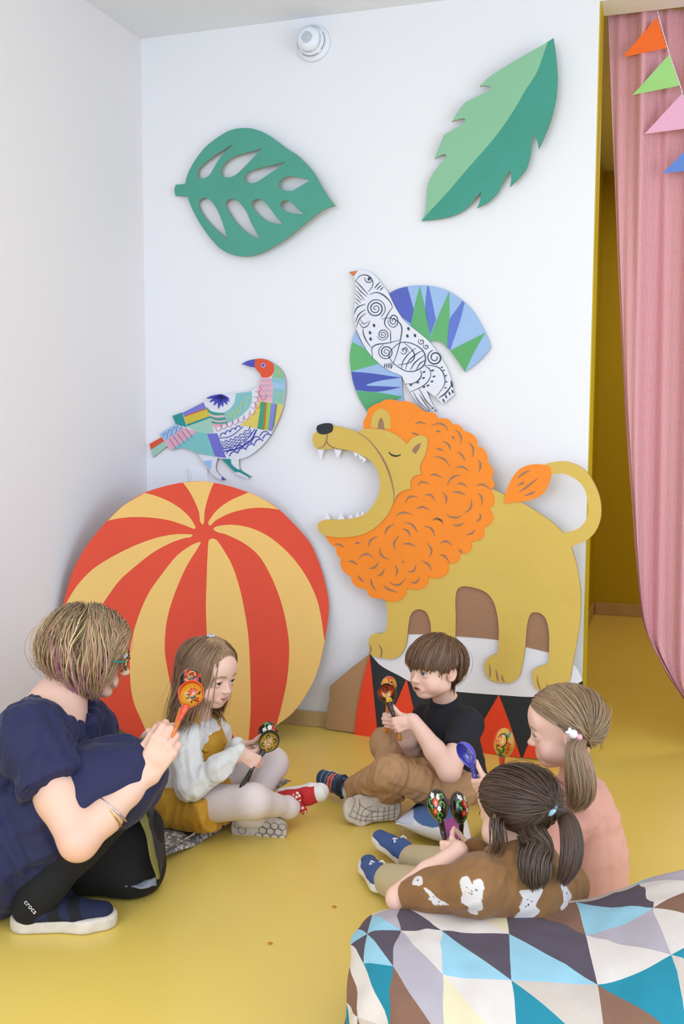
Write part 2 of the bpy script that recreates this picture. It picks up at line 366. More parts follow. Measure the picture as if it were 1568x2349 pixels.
# backing cardboard seen between the legs
board('backing', z([(405, 1090), (500, 1080), (760, 1000), (1000, 1000), (1250, 1100), (1330, 1200), (1340, 1400), (1255, 1385), (1128, 1355), (993, 1320), (770, 1300), (600, 1290), (525, 1290), (470, 1290), (425, 1180)]), lb, -.012, -.009, mbr, lion)
bodyp = [(700, 400), (960, 540), (1025, 572), (1100, 605), (1200, 665), (1270, 715), (1325, 768, 1), (1400, 745), (1440, 700), (1453, 640), (1440, 560), (1415, 515), (1370, 480), (1320, 462), (1255, 468, 1), (1235, 412, 1), (1290, 400), (1340, 400), (1400, 420), (1450, 460), (1490, 525), (1515, 600), (1518, 680), (1495, 750), (1450, 800), (1365, 840, 1), (1390, 920), (1405, 1000), (1415, 1080), (1412, 1200), (1395, 1320), (1375, 1430), (1355, 1530), (1325, 1562), (1280, 1576), (1230, 1582), (1190, 1570), (1168, 1530), (1165, 1490), (1185, 1460), (1240, 1440), (1250, 1410), (1252, 1340), (1250, 1270), (1235, 1210), (1205, 1180), (1165, 1178), (1145, 1210), (1135, 1270), (1128, 1360), (1115, 1440), (1100, 1500), (1070, 1530), (1030, 1538), (970, 1530), (935, 1505), (920, 1460), (930, 1420), (960, 1395), (985, 1385), (993, 1300), (990, 1220), (970, 1130), (930, 1075), (870, 1050), (810, 1042), (780, 1060), (770, 1110), (772, 1200), (770, 1300), (765, 1420), (740, 1460), (680, 1465), (630, 1440), (625, 1400), (645, 1370), (645, 1270), (640, 1220), (620, 1175), (585, 1160), (555, 1170), (535, 1205), (525, 1280), (518, 1335), (500, 1378), (475, 1405), (440, 1415), (390, 1408), (342, 1395), (325, 1350), (330, 1305), (360, 1284), (405, 1280), (418, 1240), (420, 1170), (410, 1120), (400, 1080), (520, 900)]
board('body', z(bodyp), lb, -.009, 0, ly, lion, edge=mcard)
mane = [(312, 238), (300, 200), (318, 160), (325, 130, 1), (360, 107), (388, 98, 1), (410, 84), (450, 82), (487, 92, 1), (520, 90), (560, 105), (592, 128, 1), (620, 146), (660, 150), (688, 180, 1), (730, 180), (758, 208, 1), (792, 214), (816, 243, 1), (850, 255), (880, 285), (885, 320, 1), (915, 335), (935, 370), (938, 405, 1), (960, 430), (966, 465), (956, 482, 1), (971, 510), (970, 530), (950, 545, 1), (968, 575), (968, 620), (945, 640, 1), (966, 680), (955, 715), (918, 740, 1), (919, 775), (900, 800), (857, 810, 1), (852, 850), (825, 872), (796, 870, 1), (790, 905), (765, 922), (735, 920, 1), (736, 960), (710, 990), (670, 1000), (635, 990, 1), (630, 1025), (595, 1055), (550, 1055), (525, 1048, 1), (515, 1085), (480, 1115), (440, 1118), (400, 1105, 1), (350, 1100), (325, 1080), (318, 1058, 1), (270, 1045), (245, 1020), (240, 995, 1), (200, 965), (183, 930), (185, 895, 1), (165, 880), (160, 845, 1), (130, 820), (100, 778, 1), (170, 770), (320, 750), (430, 640), (500, 540), (530, 450), (540, 380), (500, 300), (400, 250)]
board('mane', z(mane), lb, 0, .005, mor, lion)
headp = [(145, 215, 1), (200, 225), (270, 248, 1), (300, 235), (350, 232), (410, 238), (460, 258), (500, 285), (525, 310, 1), (555, 280), (590, 267), (625, 275), (632, 310), (618, 370), (600, 405, 1), (592, 430), (600, 463, 1), (560, 478), (545, 505), (545, 540, 1), (510, 548), (480, 570), (455, 615, 1), (430, 668), (380, 725), (320, 765), (250, 785), (170, 789), (100, 778), (75, 755), (67, 730), (75, 712), (110, 698), (180, 698), (250, 690), (310, 668), (355, 620), (380, 565), (388, 510), (375, 450), (345, 400), (300, 370), (240, 345), (170, 335), (100, 338), (60, 332), (42, 295), (45, 265), (65, 245)]
hd = board('head', z(headp), lb, .005, .009, ly, lion, edge=mcard)
board('nose', z([(63, 235), (70, 215), (105, 204), (140, 206), (148, 225), (140, 248), (105, 261), (75, 255)]), lb, .009, .0105, mink, hd)
er = board('ear', z([(340, 228, 1), (343, 185), (358, 148), (393, 129), (425, 145), (440, 180), (441, 232, 1)]), lb, .005, .0065, ly, lion)
board('inner_ear', z([(376, 232, 1), (380, 195), (394, 175), (404, 198), (411, 240, 1)]), lb, .0065, .0073, mbr, er)
board('inner_ear', z([(551, 345, 1), (570, 320), (598, 303, 1), (590, 332), (570, 362, 1)]), lb, .009, .0098, mbr, hd)
strokes('muzzle_line', [(z([(272, 249), (330, 290), (380, 350), (420, 420), (445, 490), (460, 560), (459, 612)]), 4.2, (.2, .2)), (z([(118, 262), (113, 295), (98, 322), (72, 333)]), 2.6, (1, .3)), (z([(114, 295), (130, 318), (165, 333), (222, 345)]), 2.6, (1, .3))], lb, .0098, mbr, hd)
strokes('closed_eye', [(z([(433, 351), (448, 366), (472, 372), (495, 365)]), 4.2, (.4, .5))], lb, .0098, mink, hd)
mto = mat('tooth_paper', '#f0f0f4', .7)
for tp in [[(65, 338), (98, 338), (83, 397)], [(150, 335), (190, 340), (168, 387)], [(246, 345), (276, 358), (262, 379)], [(272, 358), (299, 374), (284, 393)], [(292, 370), (317, 390), (298, 407)], [(98, 702), (112, 658), (134, 702)], [(168, 702), (185, 662), (205, 700)], [(220, 698), (235, 672), (250, 694)], [(257, 690), (270, 659), (284, 684)], [(284, 682), (295, 654), (308, 673)], [(308, 672), (322, 649), (332, 655)]]:
    board('tooth', z(tp), lb, .002, .005, mto, hd, smooth=False)
tf = board('tail_tuft', z([(1025, 619, 1), (1030, 560), (1060, 490), (1100, 440), (1150, 418), (1200, 414), (1250, 424), (1263, 460), (1250, 520), (1215, 570), (1150, 600), (1060, 610)]), lb, 0, .004, mor, lion)
for q in [[(1090, 488), (1120, 462), (1155, 447)], [(1088, 525), (1115, 512), (1125, 502)], [(1098, 557), (1140, 530), (1195, 485)], [(1125, 575), (1160, 565), (1185, 550)]]:
    board('hair_mark', [tuple(p) for p in ribbon_outline(z(q), 5.5, (.15, .15), 4)], lb, .004, .0048, mbr, tf, smooth=False)
zc = Zm(700, 880, 1568/460); zd = Zm(740, 1180, 1568/420)
curls = [(zc, q) for q in [[(860, 315), (900, 302), (950, 317)], [(985, 332), (1040, 312), (1090, 325), (1120, 368)], [(1020, 378), (1040, 370), (1062, 382)], [(830, 387), (865, 392), (900, 412)], [(1170, 360), (1205, 385), (1222, 430), (1213, 470)], [(1145, 412), (1160, 420), (1163, 440)], [(1072, 450), (1110, 465), (1133, 495), (1136, 523)], [(1025, 512), (1055, 512), (1085, 528)], [(1275, 460), (1305, 485), (1317, 530), (1305, 578)], [(1188, 535), (1225, 555), (1255, 605)], [(1005, 572), (1060, 578), (1105, 605), (1130, 652)], [(1350, 593), (1370, 620), (1370, 660), (1355, 690)], [(1175, 656), (1230, 650), (1282, 683)], [(978, 715), (1020, 710), (1075, 738)], [(1112, 798), (1135, 750), (1175, 722), (1222, 716)], [(1185, 785), (1230, 782), (1270, 810)], [(890, 800), (900, 772), (935, 770), (978, 785)], [(1335, 798), (1390, 788), (1455, 828)], [(1150, 850), (1205, 848), (1255, 872)], [(1070, 845), (1100, 875), (1107, 910), (1100, 945)], [(1350, 855), (1380, 885), (1385, 955)], [(932, 872), (985, 870), (1020, 918)], [(785, 935), (805, 895), (840, 880), (885, 888)], [(1300, 902), (1302, 945), (1285, 985), (1243, 1008)], [(868, 980), (920, 963), (985, 995)], [(710, 1035), (745, 1012), (790, 1008), (842, 1025)], [(1105, 1020), (1140, 1042), (1195, 1045), (1222, 1028)], [(998, 1070), (1030, 1052), (1070, 1075), (1078, 1091)], [(1365, 1010), (1372, 1050), (1335, 1083)]]]
curls += [(zd, q) for q in [[(535, 175), (555, 120), (618, 78)], [(700, 72), (755, 78), (795, 115), (815, 158)], [(870, 100), (920, 112), (950, 145), (962, 195)], [(685, 122), (730, 140), (755, 195)], [(940, 48), (985, 38), (1020, 55), (1035, 88)], [(1112, 88), (1165, 93), (1215, 68)], [(1230, 175), (1280, 160), (1307, 128)], [(105, 253), (150, 258), (192, 282)], [(275, 252), (300, 242), (328, 243)], [(398, 275), (410, 225), (475, 183)], [(622, 297), (615, 240), (660, 178)], [(685, 252), (745, 250), (800, 277)], [(1008, 248), (1055, 228), (1110, 262)], [(888, 238), (925, 280), (935, 320), (915, 367)], [(1160, 303), (1185, 312), (1198, 333)], [(310, 380), (350, 345), (395, 340), (440, 373)], [(500, 283), (495, 325), (520, 360), (573, 388)], [(1003, 345), (1045, 355), (1090, 410)], [(218, 400), (260, 402), (305, 433)], [(400, 460), (450, 452), (483, 405)], [(680, 403), (690, 402), (702, 412)], [(850, 395), (905, 425), (938, 480)], [(620, 425), (640, 465), (640, 490), (625, 530)], [(725, 490), (780, 483), (803, 430)], [(470, 528), (510, 508), (533, 460)], [(305, 517), (325, 550), (365, 580)], [(418, 545), (425, 595), (460, 655)], [(572, 575), (620, 602), (670, 595), (713, 543)], [(755, 573), (800, 583), (838, 535)], [(522, 608), (570, 640), (645, 667)]]]
for zf, q in curls:
    s = 5.0 if zf is zc else 5.2
    board('curl_mark', [tuple(p) for p in ribbon_outline(zf(q), s, (.12, .12), 4)], lb, .005, .0058, mbr, lion, smooth=False)
for q in [[(332, 1340), (338, 1365), (328, 1390)], [(378, 1340), (392, 1370), (388, 1408)], [(945, 1440), (950, 1480), (948, 1508)], [(978, 1465), (985, 1500), (990, 1530)], [(1008, 1495), (1012, 1515), (1022, 1533)], [(1190, 1500), (1195, 1540), (1208, 1572)], [(1245, 1540), (1240, 1558), (1243, 1575)]]:
    board('claw_mark', [tuple(p) for p in ribbon_outline(z(q), 4.0, (.15, .6), 4)], lb, 0, .0008, mbr, lion, smooth=False)
# ------------------------------------------------------------------ birds
def paint(c): return mat('paint_'+c.strip('#'), c, .6, mott=.04, mscale=9)
_pc = {}
def PT(c):
    if c not in _pc: _pc[c] = paint(c)
    return _pc[c]
z = Zm(330, 800, 4.48)
bp1 = Plane(wallp.hit(500, 950)+np.array([0, -.016, 0]), (-.02, -1, 0))
b1 = empty('bird_cutout', bp1.hit(540, 1098), 'patchwork bird cutout with red head and blue beak above the ball', 'decoration')
out1 = [(1000, 160, 1), (1060, 125), (1140, 105), (1200, 100), (1270, 115), (1330, 148), (1390, 195), (1435, 260), (1452, 330), (1455, 420), (1440, 540), (1410, 660), (1360, 780), (1300, 890), (1220, 990), (1130, 1070), (1050, 1115), (975, 1137, 1), (985, 1235), (1040, 1280), (1105, 1313, 1), (1062, 1337, 1), (960, 1295), (920, 1260), (850, 1190), (795, 1130, 1), (757, 1122, 1), (740, 1200), (745, 1255), (790, 1305), (842, 1345, 1), (790, 1352, 1), (720, 1310), (670, 1250), (600, 1150), (553, 1078, 1), (470, 1040), (380, 1018), (282, 1048, 1), (240, 1000, 1), (95, 1118, 1), (57, 978, 1), (180, 910, 1), (163, 875, 1), (325, 772, 1), (293, 690, 1), (450, 615), (615, 548), (720, 500), (830, 470), (950, 458), (1050, 445), (1130, 415), (1185, 360), (1205, 300), (1195, 260), (1160, 220), (1090, 185), (1040, 168)]
bd = board('body', z(out1), bp1, -.006, 0, PT('#e6e6ee'), b1, edge=mcard)
for c, q in [
 ('#4f4fb5', [(1000, 160, 1), (1060, 126), (1140, 106, 1), (1138, 195, 1), (1090, 185), (1040, 168)]),
 ('#e4532a', [(1140, 106, 1), (1200, 101), (1270, 116), (1328, 148, 1), (1340, 200), (1325, 255), (1290, 290), (1240, 297), (1205, 290), (1195, 260), (1160, 220), (1136, 195, 1)]),
 ('#8bbf9c', [(1330, 150, 1), (1390, 195), (1434, 260), (1446, 312, 1), (1310, 295, 1), (1338, 230)]),
 ('#8ec5d2', [(1446, 312, 1), (1453, 360, 1), (1320, 345, 1), (1310, 298, 1)]),
 ('#a3c6ea', [(1453, 360, 1), (1453, 418, 1), (1325, 400, 1), (1320, 346, 1)]),
 ('#85c4c6', [(1452, 420, 1), (1440, 520), (1428, 572, 1), (1318, 555, 1), (1325, 403, 1)]),
 ('#e8b4c0', [(1207, 296, 1), (1310, 300, 1), (1325, 400), (1316, 550, 1), (1175, 535, 1), (1165, 410, 1), (1190, 355)]),
 ('#e0cb62', [(1178, 535, 1), (1428, 574, 1), (1400, 690), (1320, 848, 1), (1165, 822, 1), (985, 785, 1), (1080, 710), (1150, 620)]),
 ('#3f9d78', [(1205, 542, 1), (1252, 550, 1), (1220, 832, 1), (1165, 822, 1)]),
 ('#e2572c', [(1252, 550, 1), (1266, 552, 1), (1240, 832, 1), (1221, 832, 1)]),
 ('#98cf3e', [(1268, 553, 1), (1305, 557, 1), (1275, 838, 1), (1241, 832, 1)]),
 ('#8b87d6', [(1306, 557, 1), (1354, 565, 1), (1314, 848, 1), (1276, 838, 1)]),
 ('#20868c', [(1355, 567, 1), (1370, 570, 1), (1338, 790, 1), (1315, 848, 1)]),
 ('#85c4c6', [(945, 460, 1), (1050, 446), (1105, 436, 1), (1110, 500), (1090, 590), (1020, 670), (940, 725), (855, 762, 1), (820, 655, 1), (880, 620), (930, 550)]),
 ('#3f9d88', [(640, 595, 1), (690, 640), (750, 655), (822, 658, 1), (828, 680, 1), (750, 685), (690, 675), (655, 650)]),
 ('#e8b9c8', [(663, 655, 1), (720, 684), (828, 682, 1), (832, 703, 1), (750, 708), (680, 690)]),
 ('#3f9d88', [(683, 692, 1), (750, 710), (834, 704, 1), (842, 730, 1), (760, 738), (690, 715)]),
 ('#e8b9c8', [(693, 717, 1), (760, 740), (844, 732, 1), (848, 748, 1), (765, 755), (698, 738)]),
 ('#3f9d88', [(698, 740, 1), (765, 757), (850, 748, 1), (854, 765, 1), (780, 773), (703, 765)]),
 ('#e8a6b6', [(703, 767, 1), (780, 775), (845, 770, 1), (780, 795), (712, 805, 1)]),
 ('#7d7bd0', [(393, 660, 1), (612, 550, 1), (640, 615, 1), (413, 692, 1)]),
 ('#e0582f', [(413, 692, 1), (640, 612, 1), (642, 622, 1), (415, 702, 1)]),
 ('#d6c23a', [(415, 702, 1), (645, 622, 1), (682, 690, 1), (436, 778, 1)]),
 ('#239391', [(436, 779, 1), (684, 692, 1), (687, 708, 1), (450, 795, 1)]),
 ('#a2d0bb', [(443, 798, 1), (688, 710, 1), (718, 862, 1), (640, 872), (540, 850)]),
 ('#239391', [(294, 690, 1), (392, 655, 1), (440, 808, 1), (326, 772, 1)]),
 ('#a4c4e6', [(164, 875, 1), (325, 775, 1), (400, 810, 1), (215, 955, 1)]),
 ('#e8abb8', [(215, 955, 1), (402, 812, 1), (545, 852, 1), (280, 1042, 1)]),
 ('#e0532c', [(58, 978, 1), (182, 910, 1), (207, 950, 1), (72, 1036, 1)]),
 ('#a2ccb6', [(73, 1037, 1), (208, 951, 1), (238, 1000, 1), (95, 1116, 1)]),
 ('#7fc4c4', [(290, 1040, 1), (545, 855, 1), (650, 872, 1), (732, 1108, 1), (553, 1078, 1), (470, 1040), (380, 1018)]),
 ('#7370cc', [(650, 875, 1), (752, 868, 1), (845, 1122, 1), (735, 1108, 1)]),
 ('#9dc7ec', [(608, 1152, 1), (697, 1148, 1), (685, 1250, 1)]),
 ('#23908a', [(795, 1130, 1), (890, 1132, 1), (905, 1190), (960, 1238, 1), (985, 1240, 1), (1100, 1315, 1), (1085, 1325, 1), (985, 1270), (930, 1262)]),
 ('#4650b8', [(805, 1315, 1), (842, 1345, 1), (795, 1350, 1)]),
 ('#b7a0dc', [(1225, 145), (1247, 160), (1243, 190), (1222, 197), (1203, 182), (1205, 155)]),
]:
    _pi = globals().get('_pi', 0)+1; board('patch', z(q), bp1, 0, .0005+.00004*_pi, PT(c), bd)
board('eye', z([(1225, 155), (1236, 165), (1234, 180), (1222, 183), (1213, 172), (1216, 160)]), bp1, .001, .0028, PT('#3c48a8'), bd)
sun = []
for ang, L in [(195, 150), (215, 130), (240, 120), (268, 130), (290, 110), (318, 110), (338, 105), (352, 95)]:
    a = math.radians(ang-8); ex, ey = 790+L*math.cos(a)*1.0, 490-L*math.sin(a)
    sun.append((z([(790, 482), (ex, ey)]), 7.5, (1, .05)))
strokes('sun_rays', sun, bp1, .0024, PT('#3f42b4'), bd, n=6)
bl = []
for k in range(9):
    x = 740+k*58; y = 845-k*22-max(0, k-4)**2*9
    bl.append((z([(x, y-45), (x+8, y-5), (x+30, y), (x+52, y-22), (x+52, y-62)]), .8, (1, 1)))
for k in range(4):
    x, y = 1095+k*16, 600-k*55; bl.append((z([(x, y), (x+35, y+10), (x+62, y-15), (x+50, y-50)]), .8, (1, 1)))
strokes('scallop_lines', bl, bp1, .0024, PT('#c4476a'), bd)
nv = []
for (a, b, dx) in [((785, 915), (1010, 800), 0)]:
    for k in range(4): x, y = 785+k*52, 905-k*24; nv.append((z([(x, y), (x+12, y-32), (x+40, y-40), (x+52, y-24)]), 1.8, (1, 1)))
nv += [(z([(775, 920), (900, 895), (1020, 800)]), 1.6, (1, 1)), (z([(810, 1030), (930, 1005), (1060, 930), (1140, 825)]), 1.7, (1, 1)), (z([(825, 1052), (950, 1030), (1090, 950), (1160, 830)]), 3.0, (1, 1))]
for off in (0, 30, 58):
    zz = []
    for k in range(13): t = k/12; zz.append((795+t*300+off*.2, 960+off-t*t*120-t*30+(12 if k % 2 else -12)))
    nv.append((z(zz), 1.5, (1, 1)))
for off, n_, w_ in ((0, 5, 2.0), (48, 5, 2.2)):
    for k in range(n_):
        t = k/n_; x, y = 850+t*430+off*.6, 1078-t*170+off*.55-t*t*70; nv.append((z([(x, y), (x+25, y-38), (x+62, y-48), (x+88, y-30)]), w_, (1, 1)))
strokes('wave_lines', nv, bp1, .0024, PT('#3a3fae'), bd)
py = []
for k in range(3): py.append((z([(1350+k*28, 185+k*22), (1368+k*25, 235+k*10), (1355+k*25, 292+k*3)]), 1.3, (.3, .3)))
for r in range(3):
    for k in range(4): py.append((z([(1352+k*24, 445+r*42), (1356+k*24, 470+r*42), (1370+k*24, 468+r*42)]), 1.0, (1, 1)))
py.append((z([(850, 700), (870, 660), (890, 690), (880, 740), (920, 640), (940, 720), (950, 600), (985, 660), (1000, 540), (1050, 600), (1060, 500), (1090, 520)]), 1.3, (1, 1)))
strokes('yellow_lines', py, bp1, .0024, PT('#d8e07e'), bd)
bi = []
for r in range(5):
    for k in range(6): x, y = 265+r*42+k*12, 930-r*28+k*17; bi.append((z([(x, y), (x+9, y+11)]), 1.6, (1, 1)))
for k in range(4): x, y = 200+k*48, 905-k*30; bi.append((z([(x, y), (x+10, y-35), (x+35, y-35), (x+42, y), (x+25, y+20)]), .8, (1, 1)))
strokes('dash_lines', bi, bp1, .0024, PT('#5a62b8'), bd)
pk = []
for r in range(4):
    for k in range(3): x, y = 1195+k*40, 340+r*52; pk.append((z([(x, y), (x+8, y-22), (x+26, y-22), (x+34, y)]), 1.0, (1, 1)))
strokes('arch_lines', pk, bp1, .0024, PT('#c6b4d8'), bd)

z = Zm(780, 600, 1568/360)
bp2 = Plane(wallp.hit(900, 780)+np.array([0, -.013, 0]), (-.01, -1, 0))
b2 = empty('bird_cutout', bp2.hit(990, 940), 'white bird cutout with black ink swirls and blue green wings over the lion', 'decoration')
LB = '#9dbde6'
wing = board('wing', z([(485, 320, 1), (570, 275), (670, 248), (790, 238), (880, 242), (980, 258), (1090, 300), (1220, 390), (1330, 500), (1440, 690), (1480, 780), (1502, 850, 1), (1485, 885), (1380, 1000), (1245, 1105, 1), (1170, 990), (1100, 890), (1040, 830), (960, 785), (885, 795, 1), (700, 650), (560, 480)]), bp2, -.004, 0, PT(LB), b2, edge=mcard)
for c, q in [('#5463bd', [(485, 321, 1), (570, 275), (670, 250, 1), (735, 480, 1), (705, 620, 1), (600, 540), (540, 450)]),
             ('#5fae72', [(795, 240, 1), (855, 500), (900, 740, 1), (885, 795, 1), (700, 640, 1), (745, 430)]),
             ('#6078cc', [(868, 243, 1), (885, 243, 1), (925, 430), (955, 580, 1), (900, 730, 1), (850, 490)]),
             ('#62b06e', [(1088, 298, 1), (1090, 580), (1065, 862, 1), (1000, 800), (890, 790, 1), (960, 590)]),
             ('#6078cc', [(1220, 392, 1), (1242, 405, 1), (1200, 580), (1100, 880, 1), (1067, 862, 1), (1090, 590), (1160, 480)]),
             ('#5cab66', [(1450, 710, 1), (1340, 900), (1245, 1103, 1), (1170, 990), (1095, 888, 1), (1270, 800)])]:
    board('wing_patch', z(q), bp2, 0, .0007, PT(c), wing)
wing = board('wing', z([(155, 680, 1), (115, 800), (95, 940), (105, 1090), (150, 1280), (210, 1410), (290, 1540, 1), (560, 1480, 1), (628, 1385, 1), (620, 1260), (610, 1140, 1), (480, 1080), (330, 960), (220, 820)]), bp2, -.004, 0, PT(LB), b2, edge=mcard)
for c, q in [('#62b470', [(118, 805, 1), (240, 870), (385, 1020, 1), (108, 1098, 1), (95, 940)]),
             ('#4856b0', [(110, 1100, 1), (300, 1115), (610, 1160, 1), (400, 1190), (260, 1235), (400, 1245), (610, 1255, 1), (380, 1300), (155, 1285, 1), (125, 1190)]),
             ('#58aa72', [(157, 1290, 1), (400, 1310), (625, 1350, 1), (500, 1420), (300, 1538, 1), (210, 1410)])]:
    board('wing_patch', z(q), bp2, 0, .0007, PT(c), wing)
bd = board('body', z([(92, 108, 1), (180, 90), (270, 95), (350, 140), (410, 210), (480, 310), (560, 470), (650, 600), (760, 690), (880, 790), (960, 890), (1040, 1010), (1100, 1140), (1145, 1330, 1), (1030, 1425, 1), (950, 1350, 1), (865, 1290, 1), (920, 1420), (975, 1495, 1), (935, 1488), (885, 1440, 1), (780, 1310, 1), (850, 1430), (905, 1505, 1), (865, 1490), (790, 1420), (700, 1300), (615, 1140, 1), (480, 1080), (330, 960), (230, 820), (165, 670), (145, 540), (155, 330), (150, 180)]), bp2, 0, .005, PT('#e8e8f0'), b2, edge=mcard)
board('beak', z([(92, 108, 1), (140, 98), (178, 95, 1), (138, 150, 1)]), bp2, .005, .0058, PT('#d67c3c'), bd)
ink = PT('#2b3f57')
def sp(cx, cy, r0, r1, turns, a0=0, w=2.0, sx=1.0):
    return (z([(cx+sx*(r0+(r1-r0)*t)*math.cos(a0+turns*2*math.pi*t), cy+(r0+(r1-r0)*t)*math.sin(a0+turns*2*math.pi*t)) for t in np.linspace(0, 1, int(8*turns)+4)]), w, (.5, .5))
def ln(w, *p): return (z(p), w, (.35, .35))
I = [ln(2.4, (160, 195), (195, 150), (250, 135), (300, 155), (328, 200), (325, 250), (285, 302)), ln(2.0, (250, 160), (260, 200), (300, 210), (325, 185)), ln(9, (280, 170), (305, 180)),
     ln(2.2, (155, 190), (215, 255), (282, 332)), ln(2.0, (160, 240), (210, 300), (270, 355)), ln(1.8, (160, 288), (210, 340), (248, 388)), ln(1.6, (155, 315), (190, 360), (225, 395)), ln(1.8, (155, 365), (185, 392), (210, 415)), ln(1.4, (155, 400), (188, 438)),
     ln(2.4, (345, 270), (400, 205)), ln(2.4, (368, 283), (415, 235)), ln(2.4, (402, 290), (435, 255)),
     sp(358, 470, 8, 100, 3.0, 1.0, 2.6), ln(2.8, (300, 330), (370, 310), (440, 340), (500, 400), (525, 455)), ln(2.4, (530, 455), (490, 510), (450, 590), (455, 640), (500, 690)),
     ln(2.6, (145, 525), (175, 460), (258, 425)), ln(2.4, (155, 610), (190, 530), (255, 480)), ln(2.2, (165, 660), (200, 570), (260, 520)), ln(2.0, (195, 610), (230, 660), (280, 640), (298, 590)), ln(1.8, (205, 580), (240, 625), (280, 600)),
     ln(2.4, (235, 670), (235, 720), (270, 800), (315, 860)), sp(430, 730, 6, 60, 2.4, .3, 2.0), sp(535, 590, 10, 75, 2.2, 2.0, 2.2, .75), ln(2.4, (415, 575), (500, 565), (580, 600), (618, 660), (608, 770), (570, 920), (515, 1065)),
     ln(2.4, (330, 960), (320, 870), (370, 830), (480, 815), (600, 785)), sp(462, 905, 8, 78, 2.6, .6, 2.4), ln(2.0, (505, 690), (508, 820)), ln(2.6, (485, 960), (520, 880), (610, 810), (720, 820), (820, 880), (855, 960), (835, 1040), (760, 1090), (680, 1098), (600, 1065), (520, 1000), (485, 930)),
     ln(2.6, (640, 810), (720, 880), (745, 950), (700, 1010), (580, 1035)), ln(2.2, (615, 1080), (630, 1000), (690, 920), (760, 865)), ln(2.4, (655, 1075), (690, 990), (770, 920), (830, 890)), ln(2.6, (705, 1085), (750, 1010), (845, 935)), ln(2.6, (765, 1080), (800, 1020), (855, 985)),
     sp(640, 895, 6, 36, 1.2, 1.5, 2.0), ln(2.0, (685, 905), (660, 860), (615, 880)), sp(815, 800, 6, 34, 1.3, 2.0, 2.0), sp(862, 850, 5, 30, 1.3, 2.0, 2.0), sp(950, 960, 20, 78, 1.8, -.6, 3.4),
     ln(2.4, (830, 1040), (920, 1040), (1000, 1070), (1045, 1150), (1040, 1240), (960, 1350)), ln(2.6, (655, 1225), (740, 1215), (800, 1170), (815, 1120), (800, 1085)), ln(2.0, (905, 1080), (905, 1150), (860, 1220), (780, 1270), (700, 1305)), ln(2.0, (850, 1045), (890, 1070), (905, 1100)),
     ln(3.4, (985, 1365), (1060, 1310), (1125, 1220)), ln(4.5, (1110, 1190), (1125, 1260)), ln(2.0, (735, 1305), (790, 1400), (890, 1495)), ln(2.2, (790, 1268), (860, 1390), (935, 1470)), ln(3, (875, 1490), (895, 1490)), ln(3, (915, 1470), (940, 1460)), ln(2.5, (945, 1475), (965, 1500))]
for (x, y) in [(1020, 1060), (1040, 1090), (1060, 1145), (1065, 1205), (1058, 1265)]: I.append(ln(3.2, (x-14, y), (x+10, y-6)))
for (x, y) in [(925, 1090), (940, 1150), (920, 1200), (880, 1240), (840, 1255), (840, 1105), (835, 1165), (780, 1210), (710, 1235)]: I.append(ln(4.2, (x-14, y+4), (x+14, y-6)))
for (x, y) in [(342, 640), (302, 712), (308, 775), (685, 672), (675, 745), (750, 740)]: I.append(ln(6.0, (x-6, y-16), (x+6, y+16)))
for (x, y) in [(1035, 1395), (1060, 1355), (1095, 1325), (1125, 1305)]: I.append(ln(4.0, (x-8, y-25), (x+8, y+12)))
for k in range(4): I.append(ln(2.6, (450+k*20, 1020-k*4), (446+k*22, 1062+k*4)))
strokes('ink_lines', I, bp2, .0058, ink, bd, n=5)

# ------------------------------------------------------------------ curtain and bunting
mc = bpy.data.materials.new('striped_cotton'); mc.use_nodes = True; nt = mc.node_tree; b = nt.nodes['Principled BSDF']; b.inputs['Roughness'].default_value = .85
uvn = N(nt, 'ShaderNodeUVMap'); sx = N(nt, 'ShaderNodeSeparateXYZ'); nt.links.new(uvn.outputs[0], sx.inputs[0])
m1 = N(nt, 'ShaderNodeMath', operation='MULTIPLY'); m1.inputs[1].default_value = 1/.0052; nt.links.new(sx.outputs[0], m1.inputs[0])
m2 = N(nt, 'ShaderNodeMath', operation='FRACT'); nt.links.new(m1.outputs[0], m2.inputs[0])
m3 = N(nt, 'ShaderNodeMath', operation='GREATER_THAN'); m3.inputs[1].default_value = .5; nt.links.new(m2.outputs[0], m3.inputs[0])
mx = N(nt, 'ShaderNodeMix', data_type='RGBA'); mx.inputs[6].default_value = (*lin('#f3e6ea'), 1); mx.inputs[7].default_value = (*lin('#d8485c'), 1)
nt.links.new(m3.outputs[0], mx.inputs[0]); nt.links.new(mx.outputs[2], b.inputs['Base Color'])
tr = N(nt, 'ShaderNodeBsdfTranslucent'); nt.links.new(mx.outputs[2], tr.inputs['Color'])
ms = N(nt, 'ShaderNodeMixShader'); ms.inputs[0].default_value = .12; nt.links.new(b.outputs[0], ms.inputs[1]); nt.links.new(tr.outputs[0], ms.inputs[2])
nt.links.new(ms.outputs[0], nt.nodes['Material Output'].inputs[0])
cp = Plane((0, TW+.05, 0), (0, -1, 0))
ed = [cp.hit(x, y) for x, y in catmull([(1394, 30), (1400, 200), (1408, 400), (1418, 650), (1430, 900), (1440, 1050), (1448, 1150), (1457, 1280), (1471, 1410), (1490, 1472), (1517, 1525), (1545, 1573), (1580, 1625), (1650, 1710)], 6, closed=False)]
ez = np.array([p[2] for p in ed])[::-1]; ex = np.array([p[0] for p in ed])[::-1]
nu, nv_ = 220, 120; V = []; UVs = []
x0 = ex[-1]; zt, zb = 2.655, ez[0]
